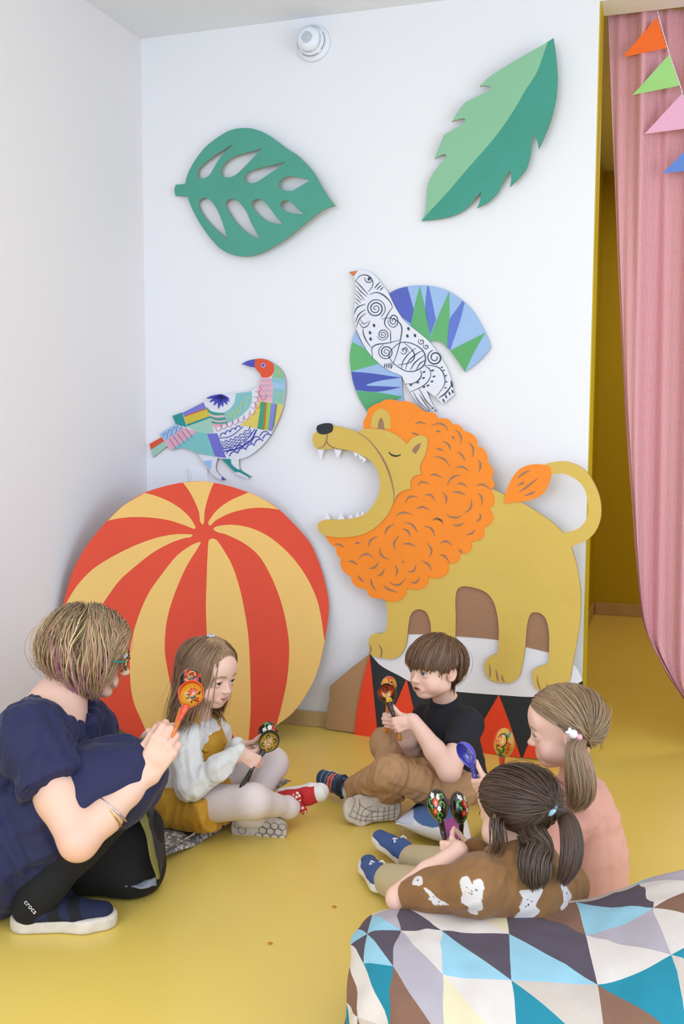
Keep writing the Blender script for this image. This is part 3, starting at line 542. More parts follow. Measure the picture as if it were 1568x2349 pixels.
for j in range(nv_+1):
    zz = zt+(zb-zt)*j/nv_; e = np.interp(zz, ez, ex)
    for i in range(nu+1):
        s = (i/nu)**1.25*1.35
        xt = x0+s*.86; xe = e+.05*s+.012*math.sin(s*20)*.3
        k = .02; d = xe-xt; xx = xt+(d+math.sqrt(d*d+k*k*s*4+1e-9))/2 if s > 0 else xe
        f1 = .026*math.sin(s*26+1.2+.5*math.sin(zz*1.3))+.013*math.sin(s*61+zz*.8)+.004*math.sin(s*130+zz*2)
        pl_ = max(0, d+.05)/.2
        yy = TW+.055+f1*min(1, s*8+.15)-.035*min(1, pl_)*math.exp(-((s-.09-.3*pl_)/.10)**2)+.012*math.sin(pl_*14+s*30)*min(1, pl_)
        V.append((xx, yy, zz)); UVs.append((s, zz))
F = np.array([(j*(nu+1)+i, (j+1)*(nu+1)+i, (j+1)*(nu+1)+i+1, j*(nu+1)+i+1) for j in range(nv_) for i in range(nu)])
cur = empty('curtain', (x0+.4, TW+.055, zb), 'thin red and white striped curtain drawn to one side of the doorway', 'curtain')
mk('cloth', V, F, mc, cur, uvs=UVs)
rod = mat('dark_metal', '#55503c', .4, metal=.8)
tube('rod', [(XR-.06, TW+.055, 2.67), (3.3, TW+.055, 2.67)], .008, rod, cur)
bpn = Plane((0, TW+.012, 0), (0, -1, 0))
spx = [(1503, 10), (1512, 45), (1531, 112), (1534, 124), (1560, 198), (1564, 216), (1601, 292), (1606, 312), (1650, 385), (1700, 450)]
bun = empty('bunting', bpn.hit(1560, 400), 'string of paper triangle flags hanging down the striped curtain', 'bunting')
mst = mat('white_string', '#efeaf0', .8)
tube('string', [bpn.hit(*p) for p in spx], .0016, mst, bun)
tube('loop', [bpn.hit(1503+6*math.cos(a), 14+6*math.sin(a)) for a in np.linspace(0, 6.28, 14)], .0012, mst, bun)
for c, q in [('#fb6d14', [(1506, 39), (1529, 110), (1427, 131)]), ('#a3db80', [(1534, 125), (1559, 196), (1450, 218)]), ('#f0b0cc', [(1562, 216), (1601, 291), (1478, 307)]), ('#6088d4', [(1606, 312), (1648, 384), (1518, 398)])]:
    board('flag', q, bpn, -.001, 0, PT(c), bun, smooth=False)
# ------------------------------------------------------------------ implicit-surface modelling
def v3(*a): return np.array(a, float)
class Fld:
    """union of soft primitives, meshed with surface nets; primitives live in any frame"""
    def __init__(s): s.ops = []; s.lo = np.full(3, 1e9); s.hi = np.full(3, -1e9)
    def _ext(s, lo, hi): s.lo = np.minimum(s.lo, lo); s.hi = np.maximum(s.hi, hi)
    def rc(s, a, b, ra, rb, k=.01, mode='u', flat=None, fs=1.0):
        a = np.asarray(a, float); b = np.asarray(b, float); m = max(ra, rb)
        lo = np.minimum(a, b)-m; hi = np.maximum(a, b)+m; ba = b-a; L2 = max(ba@ba, 1e-12)
        fl = nrm(flat) if flat is not None else None
        def fn(X, Y, Z):
            x, y, z = X-a[0], Y-a[1], Z-a[2]
            t = np.clip((x*ba[0]+y*ba[1]+z*ba[2])/L2, 0, 1)
            qx, qy, qz = x-t*ba[0], y-t*ba[1], z-t*ba[2]; q2 = qx*qx+qy*qy+qz*qz
            if fl is not None:
                qn = qx*fl[0]+qy*fl[1]+qz*fl[2]; q2 = q2+qn*qn*(1/fs**2-1)
                return (np.sqrt(q2)-(ra+(rb-ra)*t))*min(1.0, fs*1.15)
            return np.sqrt(q2)-(ra+(rb-ra)*t)
        s.ops.append((lo, hi, fn, k, mode))
        if mode == 'u': s._ext(lo, hi)
        return s
    def chain(s, P, R, k=.01, **kw):
        for i in range(len(P)-1): s.rc(P[i], P[i+1], R[i], R[i+1], k, **kw)
        return s
    def ell(s, c, r, k=.01, R=None, mode='u'):
        c = np.asarray(c, float); r = np.asarray(r, float)*np.ones(3); m = r.max() if R is not None else r
        Rm = np.asarray(R, float) if R is not None else None
        def fn(X, Y, Z):
            x, y, z = X-c[0], Y-c[1], Z-c[2]
            if Rm is not None: x, y, z = (x*Rm[i][0]+y*Rm[i][1]+z*Rm[i][2] for i in range(3))
            k0 = np.sqrt((x/r[0])**2+(y/r[1])**2+(z/r[2])**2)
            k1 = np.sqrt((x/r[0]**2)**2+(y/r[1]**2)**2+(z/r[2]**2)**2)+1e-9
            return k0*(k0-1)/k1
        s.ops.append((c-m, c+m, fn, k, mode))
        if mode == 'u': s._ext(c-m, c+m)
        return s
    def fn(s, lo, hi, f, k=.005, mode='s'): s.ops.append((np.asarray(lo, float), np.asarray(hi, float), f, k, mode)); return s
    def cut(s, p, n, rad=None):
        """drop what lies on the n side of the plane through p (within rad of p)"""
        p = np.asarray(p, float); n = nrm(n)
        if rad is None: lo, hi = np.full(3, -50.), np.full(3, 50.)
        else: lo, hi = p-rad, p+rad
        def f(X, Y, Z):
            d = (X-p[0])*n[0]+(Y-p[1])*n[1]+(Z-p[2])*n[2]
            if rad is not None: d = np.where((X-p[0])**2+(Y-p[1])**2+(Z-p[2])**2 < rad*rad, d, -1.0)
            return d
        s.ops.append((lo, hi, f, 0, 'i')); return s
    def build(s, h):
        lo = s.lo-4*h; n = np.ceil((s.hi-lo)/h).astype(int)+5; g = np.full(n, .5, np.float32)
        ax = [lo[i]+h*np.arange(n[i]) for i in range(3)]
        for a, b, f, k, mode in s.ops:
            i0 = np.clip(np.floor((a-k-3*h-lo)/h).astype(int), 0, n); i1 = np.clip(np.ceil((b+k+3*h-lo)/h).astype(int)+1, 0, n)
            if (i1 <= i0).any(): continue
            sl = tuple(slice(p, q) for p, q in zip(i0, i1))
            X = ax[0][sl[0]][:, None, None]; Y = ax[1][sl[1]][None, :, None]; Z = ax[2][sl[2]][None, None, :]
            d = f(X, Y, Z); c = g[sl]
            if mode == 'u':
                r = np.minimum(c, d)
                if k > 0: hh = np.maximum(k-np.abs(c-d), 0)/k; r = r-hh*hh*k*.25
            else:
                e = -d if mode == 's' else d
                r = np.maximum(c, e)
                if k > 0 and mode == 's': hh = np.maximum(k-np.abs(c-e), 0)/k; r = r+hh*hh*k*.25
            g[sl] = r
        return surfnets(g, lo, h)
def surfnets(g, lo, h):
    n = g.shape; s = g < 0; cs = (n[0]-1, n[1]-1, n[2]-1); NC = cs[0]*cs[1]*cs[2]
    idx = []; pos = []; quads = []
    def cid(i, j, k): return (i*cs[1]+j)*cs[2]+k
    for ax in range(3):
        A = [slice(None)]*3; B = [slice(None)]*3; A[ax] = slice(0, -1); B[ax] = slice(1, None)
        I = np.argwhere(s[tuple(A)] != s[tuple(B)])
        o1, o2 = [(1, 2), (2, 0), (0, 1)][ax]
        ok = (I[:, o1] > 0) & (I[:, o2] > 0) & (I[:, o1] < cs[o1]) & (I[:, o2] < cs[o2]); I = I[ok]
        J = I.copy(); J[:, ax] += 1
        f0 = g[tuple(I.T)]; f1 = g[tuple(J.T)]; t = f0/(f0-f1)
        P = I.astype(float); P[:, ax] += t
        c4 = []
        for (a, b) in ((0, 0), (-1, 0), (-1, -1), (0, -1)):
            K = I.copy(); K[:, o1] += a; K[:, o2] += b; c = cid(K[:, 0], K[:, 1], K[:, 2]); c4.append(c); idx.append(c); pos.append(P)
        q = np.stack(c4, 1); fl = f0 > 0; q[fl] = q[fl][:, ::-1]; quads.append(q)
    idx = np.concatenate(idx); pos = np.concatenate(pos); quads = np.concatenate(quads)
    u, inv = np.unique(idx, return_inverse=True); cnt = np.bincount(inv)
    V = np.stack([np.bincount(inv, pos[:, i])/cnt for i in range(3)], 1)
    F = np.searchsorted(u, quads)
    return V*h+lo, F
def vnormals(V, F):
    a = V[F[:, 2]]-V[F[:, 0]]; b = V[F[:, 3 if F.shape[1] > 3 else 1]]-V[F[:, 1 if F.shape[1] > 3 else 0]]
    fn = np.cross(a, b) if F.shape[1] > 3 else np.cross(V[F[:, 1]]-V[F[:, 0]], a)
    n = np.zeros_like(V)
    for i in range(F.shape[1]):
        for j in range(3): n[:, j] += np.bincount(F[:, i], fn[:, j], len(V))
    return n/(np.linalg.norm(n, axis=1, keepdims=True)+1e-12)
_perm = RNG.random((64, 64, 64)).astype(np.float32)
def noise3(P):
    i = np.floor(P).astype(int); f = P-i; f = f*f*(3-2*f); r = 0
    for a in (0, 1):
        for b in (0, 1):
            for c in (0, 1):
                w = (f[:, 0] if a else 1-f[:, 0])*(f[:, 1] if b else 1-f[:, 1])*(f[:, 2] if c else 1-f[:, 2])
                r = r+w*_perm[(i[:, 0]+a) % 64, (i[:, 1]+b) % 64, (i[:, 2]+c) % 64]
    return r*2-1
def folds(V, F, amp, freq, dirs, seed=0):
    amp = amp*.85; freq = freq*1.9
    """cloth creases: ridged noise stretched along a direction"""
    n = vnormals(V, F); d = 0
    for D, w in dirs:
        D = nrm(D); q = V-np.outer(V@D, D)*.82; z_ = noise3(q*freq+seed)*.75+noise3(q*freq*2.1+seed+9)*.35; m_ = .35+.65*np.clip(noise3(V*7+seed*3)+.45, 0, 1)
        d = d+w*m_*(1.1-np.sqrt(z_*z_+.004)*2.6)
    return V+n*(amp*d)[:, None]
def smoothV(V, F, it=2, lam=.5):
    e = np.concatenate([np.stack([F[:, i], F[:, (i+1) % F.shape[1]]], 1) for i in range(F.shape[1])]); e = np.concatenate([e, e[:, ::-1]])
    c = np.bincount(e[:, 0], minlength=len(V))[:, None]+1e-9
    for _ in range(it):
        m = np.stack([np.bincount(e[:, 0], V[e[:, 1], j], len(V)) for j in range(3)], 1)/c; V = V+(m-V)*lam
    return V
def merge(parts):
    V, F, C = [], [], []; k = 0
    for v, f, c in parts:
        V.append(v); F.append(f+k); k += len(v); C.append(c if np.ndim(c) == 2 else np.tile(c, (len(v), 1)))
    return np.concatenate(V), np.concatenate(F), np.concatenate(C)

# ------------------------------------------------------------------ bodies
RH = nrm(RT*[1, 1, 0]); CH = nrm(-FW*[1, 1, 0]); ZZ = v3(0, 0, 1)
def facing(psi, pitch_=0, roll_=0):
    """frame (left, forward, up): psi 0 = towards the camera, 90 = photo right"""
    p = math.radians(psi); t = math.radians(pitch_); fh = CH*math.cos(p)+RH*math.sin(p)
    f = fh*math.cos(t)-ZZ*math.sin(t); u = ZZ*math.cos(t)+fh*math.sin(t); l = np.cross(u, f)
    r = math.radians(roll_); l2 = l*math.cos(r)+u*math.sin(r); u2 = u*math.cos(r)-l*math.sin(r)
    return np.array([l2, f, u2])
SKIN = np.array(lin('#f0c4ae')); LIP = np.array(lin('#cf7f78')); BLUSH = np.array(lin('#e8a596'))
mskin = mat('skin', None, .48, attr=True, spec=.35)
meye = mat('eyeball', None, .12, attr=True, spec=.6)
mlash = mat('lash', '#3b2a22', .7)
class Head:
    def __init__(s, R, land, P, hs, kid=True, mouth='closed', skin=SKIN, iris='#5a6a78', brow='#8a6b52', nose_len=1.0, blush=.5, gaze=(0, 0), ears=True, squint=1.0):
        s.sq = squint; s.R = R; s.hs = hs; s.kid = kid; s.mouth = mouth; s.skin = np.array(skin); s.iris = iris; s.brow = brow; s.gaze = gaze
        s.cr = (v3(0, -.03, .64), v3(.375, .455, .362)) if kid else (v3(0, -.03, .665), v3(.335, .425, .338))
        s.eye_u = .455 if kid else .50; s.ex = .155 if kid else .145; s.ef = .315 if kid else .325; s.er = .068 if kid else .058
        tip = v3(0, .475, .322) if kid else v3(0, .53, .335)
        s.tip = tip; s.blush = blush; s.ears = ears
        L = {'nose': tip, 'eyes': v3(0, s.ef+s.er, s.eye_u), 'ear': v3(.37, -.03, .43), 'earR': v3(-.37, -.03, .43), 'center': v3(0, 0, .55), 'top': v3(0, -.03, 1.0)}[land]
        s.O = np.asarray(P)-(L*hs)@R
    def w(s, q): return s.O+(np.asarray(q, float)*s.hs)@s.R
    def dirw(s, q): return np.asarray(q, float)@s.R
    def loc(s, P): return ((np.asarray(P)-s.O)@s.R.T)/s.hs
    def mesh(s, neck=None, h=.0085):
        f = Fld(); kid = s.kid
        f.ell(*s.cr, k=.01)
        if kid:
            f.ell((0, .10, .36), (.30, .29, .345), .10); f.ell((0, .235, .095), (.13, .11, .085), .08)
            for q in (-1, 1): f.ell((q*.175, .20, .27), (.13, .135, .13), .08); f.ell((q*.20, .0, .22), (.10, .14, .10), .10)
            f.ell((0, .33, .63), (.24, .085, .17), .10)
        else:
            f.ell((0, .10, .37), (.262, .29, .37), .10); f.ell((0, .285, .075), (.105, .09, .07), .07)
            for q in (-1, 1): f.ell((q*.165, .23, .33), (.10, .11, .10), .08); f.ell((q*.195, .02, .20), (.07, .13, .10), .10)
            f.ell((0, .325, .62), (.22, .085, .13), .10)
        for q in (-1, 1):
            e = v3(q*s.ex, s.ef+.095, s.eye_u+.012); f.ell(e, (.10, .048, .060), .07, mode='s')
            f.ell((q*s.ex, s.ef, s.eye_u), s.er+.011, .030)
        t = s.tip
        f.rc((0, s.ef+.050, s.eye_u+.01), t-v3(0, .045, -.005), .026, .033, .045); f.ell(t-v3(0, .040, 0), (.039, .040, .036), .022)
        for q in (-1, 1): f.ell(t+v3(q*.045, -.075, -.012), (.028, .040, .026), .022); f.ell(t+v3(q*.024, -.052, -.043), (.012, .020, .010), .008, mode='s')
        mu = .185 if kid else .205; mf = .345 if kid else .385; mw_ = .098 if kid else .105
        s.mu, s.mf, s.mw = mu, mf, mw_
        sm = .042 if s.mouth == 'smile' else 0; op = .010 if s.mouth == 'open' else (.0035 if s.mouth == 'smile' else .002)
        f.ell((0, mf-.010, mu), (.14, .05, .07), .05)
        pts = [v3(q*mw_, mf-.075*abs(q)**1.5, mu+sm*q*q) for q in np.linspace(-1, 1, 7)]
        for i in range(6):
            a, b = pts[i], pts[i+1]; ra = .019*(1-.75*abs(-1+i/3)); rb = .019*(1-.75*abs(-1+(i+1)/3))
            f.rc(a+v3(0, .014, .015+op*.7), b+v3(0, .014, .015+op*.7), ra, rb, .014); f.rc(a+v3(0, .012, -.017-op), b+v3(0, .012, -.017-op), ra*1.15, rb*1.15, .016)
        for i in range(6):
            a, b = pts[i], pts[i+1]; ra = (op+.004)*(1-.85*abs(-1+i/3)); rb = (op+.004)*(1-.85*abs(-1+(i+1)/3))
            f.rc(a+v3(0, .045, -.002), b+v3(0, .045, -.002), max(ra, .003), max(rb, .003), .006, mode='s', flat=(0, 1, 0), fs=9.0 if s.mouth != 'x' else 1)
        if s.ears:
            for q in (-1, 1):
                ca, sa = math.cos(.45), math.sin(.45); Rm = [[ca, q*sa*1.0, 0], [-q*sa, ca, .15], [0, -.15, 1]]
                c = v3(q*.375, -.045, .435); f.ell(c, (.026, .078, .125), .025, R=Rm)
                f.ell(c+v3(q*.034, .010, .008), (.034, .050, .088), .008, R=Rm, mode='s'); f.ell(c+v3(q*.006, .052, -.03), (.022, .02, .028), .012); f.rc(c+v3(q*.012, -.02, .07), c+v3(q*.012, -.015, -.04), .012, .012, .012)
        if neck is not None:
            nb = s.loc(neck); r = .185 if kid else .225
            f.rc((0, -.09, .22), nb*.55+v3(0, -.09, .22)*.45, r*.98, r*.97, .07); f.rc(nb*.55+v3(0, -.09, .22)*.45, nb, r*.97, r*1.2, .04)
        # eyelid openings
        for q in (-1, 1):
            c = v3(q*s.ex, s.ef, s.eye_u); ww = s.er*1.10; hh = s.er*(.46 if kid else .40)*s.sq
            def almond(X, Y, Z, c=c, ww=ww, hh=hh, q=q):
                x = (X-c[0])*q; zz = Z-c[2]-.10*x*.5+.004; e = np.abs(x)/ww
                up = hh*(1-np.clip(e, 0, 1.3)**2.2); lo_ = hh*.80*(1-np.clip(e, 0, 1.3)**2.2)
                d = np.maximum(zz-up, -zz-lo_); return np.maximum(d, (c[1]+.018-Y))*.8
            f.fn(c-v3(.12, .0, .1), c+v3(.12, .16, .1), almond, .006)
        V, F = f.build(h); s.Vl = V[V[:, 1] > .1]
        # skin colour: lips, cheeks, nose tip, ears
        C = np.tile(s.skin, (len(V), 1))
        def blend(mask, col): C[:] = C*(1-mask[:, None])+np.array(col)*mask[:, None]
        if s.blush:
            for q in (-1, 1):
                d = np.linalg.norm((V-v3(q*.20, .30, .30))/v3(.11, .2, .10), axis=1); blend(np.clip(1-d, 0, 1)*s.blush, BLUSH)
            d = np.linalg.norm((V-t)/v3(.06, .08, .05), axis=1); blend(np.clip(1-d, 0, 1)*.45, BLUSH)
            d = np.maximum(0, np.abs(V[:, 0])-.365)/.03; blend(np.clip(d, 0, 1)*.4, BLUSH)
        e = np.clip(np.abs(V[:, 0])/(mw_*1.02), 0, 1.4); zc = mu+sm*e*e
        up = zc+op+.030*(1-e**2); lo_ = zc-op-.036*(1-e**2)
        m = np.clip(np.minimum(up-V[:, 2], V[:, 2]-lo_)/.014+.4, 0, 1)*np.clip((1.02-e)/.12, 0, 1)*(V[:, 1] > .2)*.72; blend(m, LIP)
        m = np.clip(((op+.006)*(1-e**2)-np.abs(V[:, 2]-zc+.002))/.006+.3, 0, 1)*(e < 1)*(V[:, 1] > .2)*.85; blend(m, lin('#6b2f2c'))
        if not kid or True:
            for q in (-1, 1):
                d = np.linalg.norm((V-v3(q*s.ex, s.ef+s.er, s.eye_u))/v3(.10, .2, .06), axis=1); blend(np.clip(1-d, 0, 1)*.25, lin('#d09a86'))
        return V*s.hs@s.R+s.O, F, C
    def features(s, parent):
        for q in (-1, 1):
            # eyeball with painted iris
            n1, n2 = 24, 16; V, C = [], []; ax = nrm(v3(q*.06+s.gaze[0], 1, s.gaze[1]-.04)); e1 = nrm(np.cross(ax, [0, 0, 1])); e2 = np.cross(ax, e1)
            iris = np.array(lin(s.iris)); ths = np.concatenate([[0], np.linspace(.12, .22, 4), np.linspace(.24, .50, 6), np.linspace(.53, 2.6, 6)])
            for th in ths:
                for k in range(n1):
                    a = 2*math.pi*k/n1; V.append(v3(q*s.ex, s.ef, s.eye_u)+s.er*(ax*math.cos(th)+(e1*math.cos(a)+e2*math.sin(a))*math.sin(th)))
                    C.append((.012, .010, .010) if th < .23 else (iris*(.55 if th > .44 else 1.0) if th < .515 else (.82, .80, .79)))
            m_ = len(ths); F = np.array([(i*n1+k, i*n1+(k+1) % n1, (i+1)*n1+(k+1) % n1, (i+1)*n1+k) for i in range(m_-1) for k in range(n1)])
            mk('eye', np.array(V)*s.hs@s.R+s.O, F, meye, parent, cols=np.array(C))
            # lashes and brow
            ww = s.er*1.08; hh = s.er*(.46 if s.kid else .40)*s.sq; P = []
            for e in np.linspace(-1, 1.08, 9):
                x = e*ww; zz = hh*(1-min(1, abs(e))**2.2)+.05*x-.002; y = math.sqrt(max(0, (s.er+.020)**2-x*x-zz*zz)); P.append(s.w((q*s.ex+q*x, s.ef+y, s.eye_u+zz)))
            tube('eyelashes', P, [.0005*(.5+1.3*(i/8)) for i in range(9)], mlash, parent, seg=5)
            P = []
            for e in np.linspace(-1, 1, 8):
                x = s.ex*1.0+e*.085; zz = s.eye_u+.112-.024*(e-.15)**2-.006*e; y = .398-.16*max(0, x-.1)**1.0-.9*max(0, x-.15)**2; near = s.Vl[np.hypot(s.Vl[:, 0]-q*x, s.Vl[:, 2]-zz) < .016]; y = near[:, 1].max()+.002 if len(near) else y; P.append((q*x, y, zz))
            P = [s.w(p) for p in P]
            tube('eyebrow', P, [.0007, .0014, .0016, .0016, .0015, .0013, .001, .0005], s.mbrow, parent, seg=6)

def hand(f, Q, a, n, side, L, curl=(70, 85, 45), thumb=(.35, .75, .35), gap=.10, along=.52, spread=.0, ext=None, k=.25):
    """a gripping hand: rod through Q along a (towards the thumb side), palm facing n; returns the wrist"""
    a = nrm(a); n = nrm(np.asarray(n, float)-a*(np.asarray(n, float)@a)); t = a
    d = np.cross(n, t) if side == 'R' else np.cross(t, n)
    Wp = np.asarray(Q)-d*along*L-n*gap*L
    offs = [.165, .055, -.055, -.155]; fl = [.42, .46, .43, .34]; rr = [.058, .060, .056, .049]; kl = [.50, .515, .495, .455]
    for i in range(4):
        K = Wp+d*kl[i]*L+t*offs[i]*L; B = Wp+d*.06*L+t*offs[i]*.62*L
        f.rc(B, K, .085*L, rr[i]*1.22*L, .05*L, flat=n, fs=.82)
        c = list(curl)
        if ext and i in ext: c = list(ext[i])
        ang = 0; p = K; r0 = rr[i]*L*1.05
        for j, (seg, ca) in enumerate(zip((.46, .30, .24), c)):
            ang += math.radians(ca); dr = d*math.cos(ang)+n*math.sin(ang)+t*spread*(1.5-i)*.1
            q = p+nrm(dr)*fl[i]*seg*L*1.0; r1 = r0*(.93 if j < 2 else .84); f.rc(p, q, r0, r1, .022*L); p = q; r0 = r1
    f.ell(Wp+d*.27*L+n*.015*L, .115*L, .06*L)
    b = Wp+d*.10*L+t*.10*L+n*.03*L; m_ = b+(d*.20+t*.14+n*.10)*L
    f.rc(b, m_, .088*L, .066*L, .05*L)
    td = nrm(d*thumb[0]+t*thumb[1]+n*thumb[2]); p2 = m_+td*.19*L; td2 = nrm(td+n*.15-d*.05); p3 = p2+td2*.15*L
    f.rc(m_, p2, .063*L, .056*L, .025*L); f.rc(p2, p3, .057*L, .046*L, .02*L)
    return Wp, d, n
def limb(f, P, R, k=.015): return f.chain(P, R, k)

# ------------------------------------------------------------------ hair
mhair = mat('hair_strand', None, .42, attr=True, spec=.45)
def hairmesh(paths, widths, cols, parent, name='hair', centre=None):
    """paths (n, m, 3) world; each strand a raised ribbon with its own tint"""
    n, m, _ = paths.shape; T = np.gradient(paths, axis=1); T /= np.linalg.norm(T, axis=2, keepdims=True)+1e-9
    out = paths-centre; out = out-T*np.sum(out*T, 2, keepdims=True); out /= np.linalg.norm(out, axis=2, keepdims=True)+1e-9
    S = np.cross(T, out); w = widths[:, :, None]
    V = np.stack([paths-S*w, paths+out*w*.7, paths+S*w], 2).reshape(-1, 3)
    i = np.arange(n)[:, None]*m*3+np.arange(m-1)[None, :]*3
    F = np.stack([np.stack([i, i+3, i+4, i+1], -1), np.stack([i+1, i+4, i+5, i+2], -1)], 2).reshape(-1, 4)
    return mk(name, V, F[:, ::-1], mhair, parent, cols=np.repeat(cols, 3, axis=1).reshape(-1, 3) if cols.ndim == 3 else np.repeat(cols, m*3, axis=0))
def roots_on(head, n, ok, off=.012):
    c, r = head.cr; out = []
    while sum(map(len, out)) < n:
        q = RNG.normal(size=(n*2, 3)); q /= np.linalg.norm(q, axis=1, keepdims=True); p = c+q*(r+off); out.append(p[ok(p)])
    return np.concatenate(out)[:n]
def grow(head, P0, step, nst, field, lay, body=(), stop=None):
    """march strands over the head: field(p, i) gives the local direction; lay = clearance per strand"""
    c, r = head.cr; p = P0.copy(); out = [p.copy()]; d = None; dead = np.zeros(len(p), bool)
    for i in range(nst-1):
        v = field(p, i); v = v/(np.linalg.norm(v, axis=1, keepdims=True)+1e-9)
        d = v if d is None else d*.45+v*.55; d = d/(np.linalg.norm(d, axis=1, keepdims=True)+1e-9)
        st = step if np.ndim(step) == 0 else step[:, None]
        p_old = p; p = p+d*st
        for cc, rr, kk in [(c, r, 1.0), *body]:
            q = (p-cc)/(rr+lay[:, None]*kk); k0 = np.linalg.norm(q, axis=1); ins = k0 < 1
            p[ins] = cc+(q[ins]/k0[ins][:, None])*(rr+lay[ins][:, None]*kk)
        if stop is not None: dead = dead | stop(p); p[dead] = p_old[dead]+d[dead]*1e-4
        out.append(p.copy())
    return np.stack(out, 1)
def tint(n, base, var, extra=None):
    b = np.array(lin(base)); c = b*np.exp(RNG.normal(0, var, (n, 1)))*np.exp(RNG.normal(0, var*.25, (n, 3)))
    return c
def hairwidth(n, m, w0, root=.6, tip=.25):
    t = np.linspace(0, 1, m); p = root+(1-root)*np.minimum(1, t*4); p = p*np.where(t > .7, 1-(1-tip)*(t-.7)/.3, 1)
    return w0*(.7+.6*RNG.random((n, 1)))*p[None, :]
def scalp(head, cutf, col, parent, off=.03, name='scalp_hair', extra=None, h=.014):
    f = Fld(); f.ell(head.cr[0], head.cr[1]+off, 0)
    if extra: extra(f)
    for p, n_ in cutf: f.cut(p, n_)
    V, F = f.build(h); Vw = V*head.hs@head.R+head.O
    C = np.array(lin(col))*(1+.15*noise3(V*v3(30, 30, 6))[:, None])
    return mk(name, Vw, F, mhair, parent, cols=C)

def ponytail(parent, C, R, n, w, col, var=.16, name='ponytail', nst=16, frizz=.15, tipc=1.0):
    """strands along a world-space centre line C with radii R"""
    C = np.asarray(C, float); t = np.linspace(0, len(C)-1, nst); k = np.arange(len(C))
    Cc = np.stack([np.interp(t, k, C[:, j]) for j in range(3)], 1); Cc[1:-1] = (Cc[:-2]+2*Cc[1:-1]+Cc[2:])/4; Rr = np.interp(t, k, R)
    T = np.gradient(Cc, axis=0); T /= np.linalg.norm(T, axis=1, keepdims=True); A = np.cross(T, FW); A /= np.linalg.norm(A, axis=1, keepdims=True); B = np.cross(T, A)
    a = RNG.random(n)*6.283; r = np.sqrt(RNG.random(n)); a2 = a[:, None]+np.linspace(0, 1, nst)[None]*RNG.normal(0, .5, (n, 1))
    rr = r[:, None]*Rr[None]*(1+frizz*RNG.normal(0, 1, (n, 1))*np.linspace(0, 1, nst)[None]**2)
    P = Cc[None]+rr[:, :, None]*(np.cos(a2)[:, :, None]*A[None]+np.sin(a2)[:, :, None]*B[None])
    L = .78+.22*RNG.random(n); ti = np.linspace(0, 1, nst)
    Q = np.empty_like(P)
    for i in range(n):
        for j in range(3): Q[i, :, j] = np.interp(ti*L[i], ti, P[i, :, j])
    tc = tint(n, col, var); Cl = np.repeat(tc[:, None, :], nst, 1)*np.linspace(1, tipc, nst)[None, :, None]
    return hairmesh(Q, hairwidth(n, nst, w), Cl, parent, name, Cc.mean(0)+FW*.3)
# ------------------------------------------------------------------ spoons
mlacq = mat('lacquer', None, .22, attr=True, coat=.6, spec=.5)
def dabs(base, items):
    """painted ornament: list of (kind, x, y, a, b, angle, colour) over a base colour"""
    def fn(u, v):
        C = np.tile(np.array(lin(base)), (len(u), 1))
        for it in items:
            kd, x, y, a, b_, an, col = it
            c, s_ = math.cos(an), math.sin(an); p = (u-x)*c+(v-y)*s_; q = -(u-x)*s_+(v-y)*c
            if kd == 'e': m = (p/a)**2+(q/b_)**2 < 1
            elif kd == 'leaf': m = (np.abs(p) < a) & (np.abs(q) < b_*(1-(p/a)**2))
            elif kd == 'arc': r = np.hypot(p, q); th = np.arctan2(q, p); m = (np.abs(r-a) < .045*min(1, a/.15)) & (th > -b_) & (th < b_)
            elif kd == 'band': m = q > 0
            C[m] = lin(col)
        return C
    return fn
def flower(x, y, r, col, mid='#e8c840', n=5):
    L_ = [('e', x+r*.62*math.cos(k*6.283/n), y+r*.62*math.sin(k*6.283/n), r*.45, r*.45, 0, col) for k in range(n)]
    return L_+[('e', x, y, r*.28, r*.28, 0, mid)]
def berries(pts, r, col, dot='#7a1a10'):
    o = []
    for x, y in pts: o += [('e', x, y, r, r, 0, col), ('e', x, y, r*.3, r*.3, 0, dot)]
    return o
def curl(x, y, r, an, col): return [('arc', x, y, r, 2.2, an, col)]
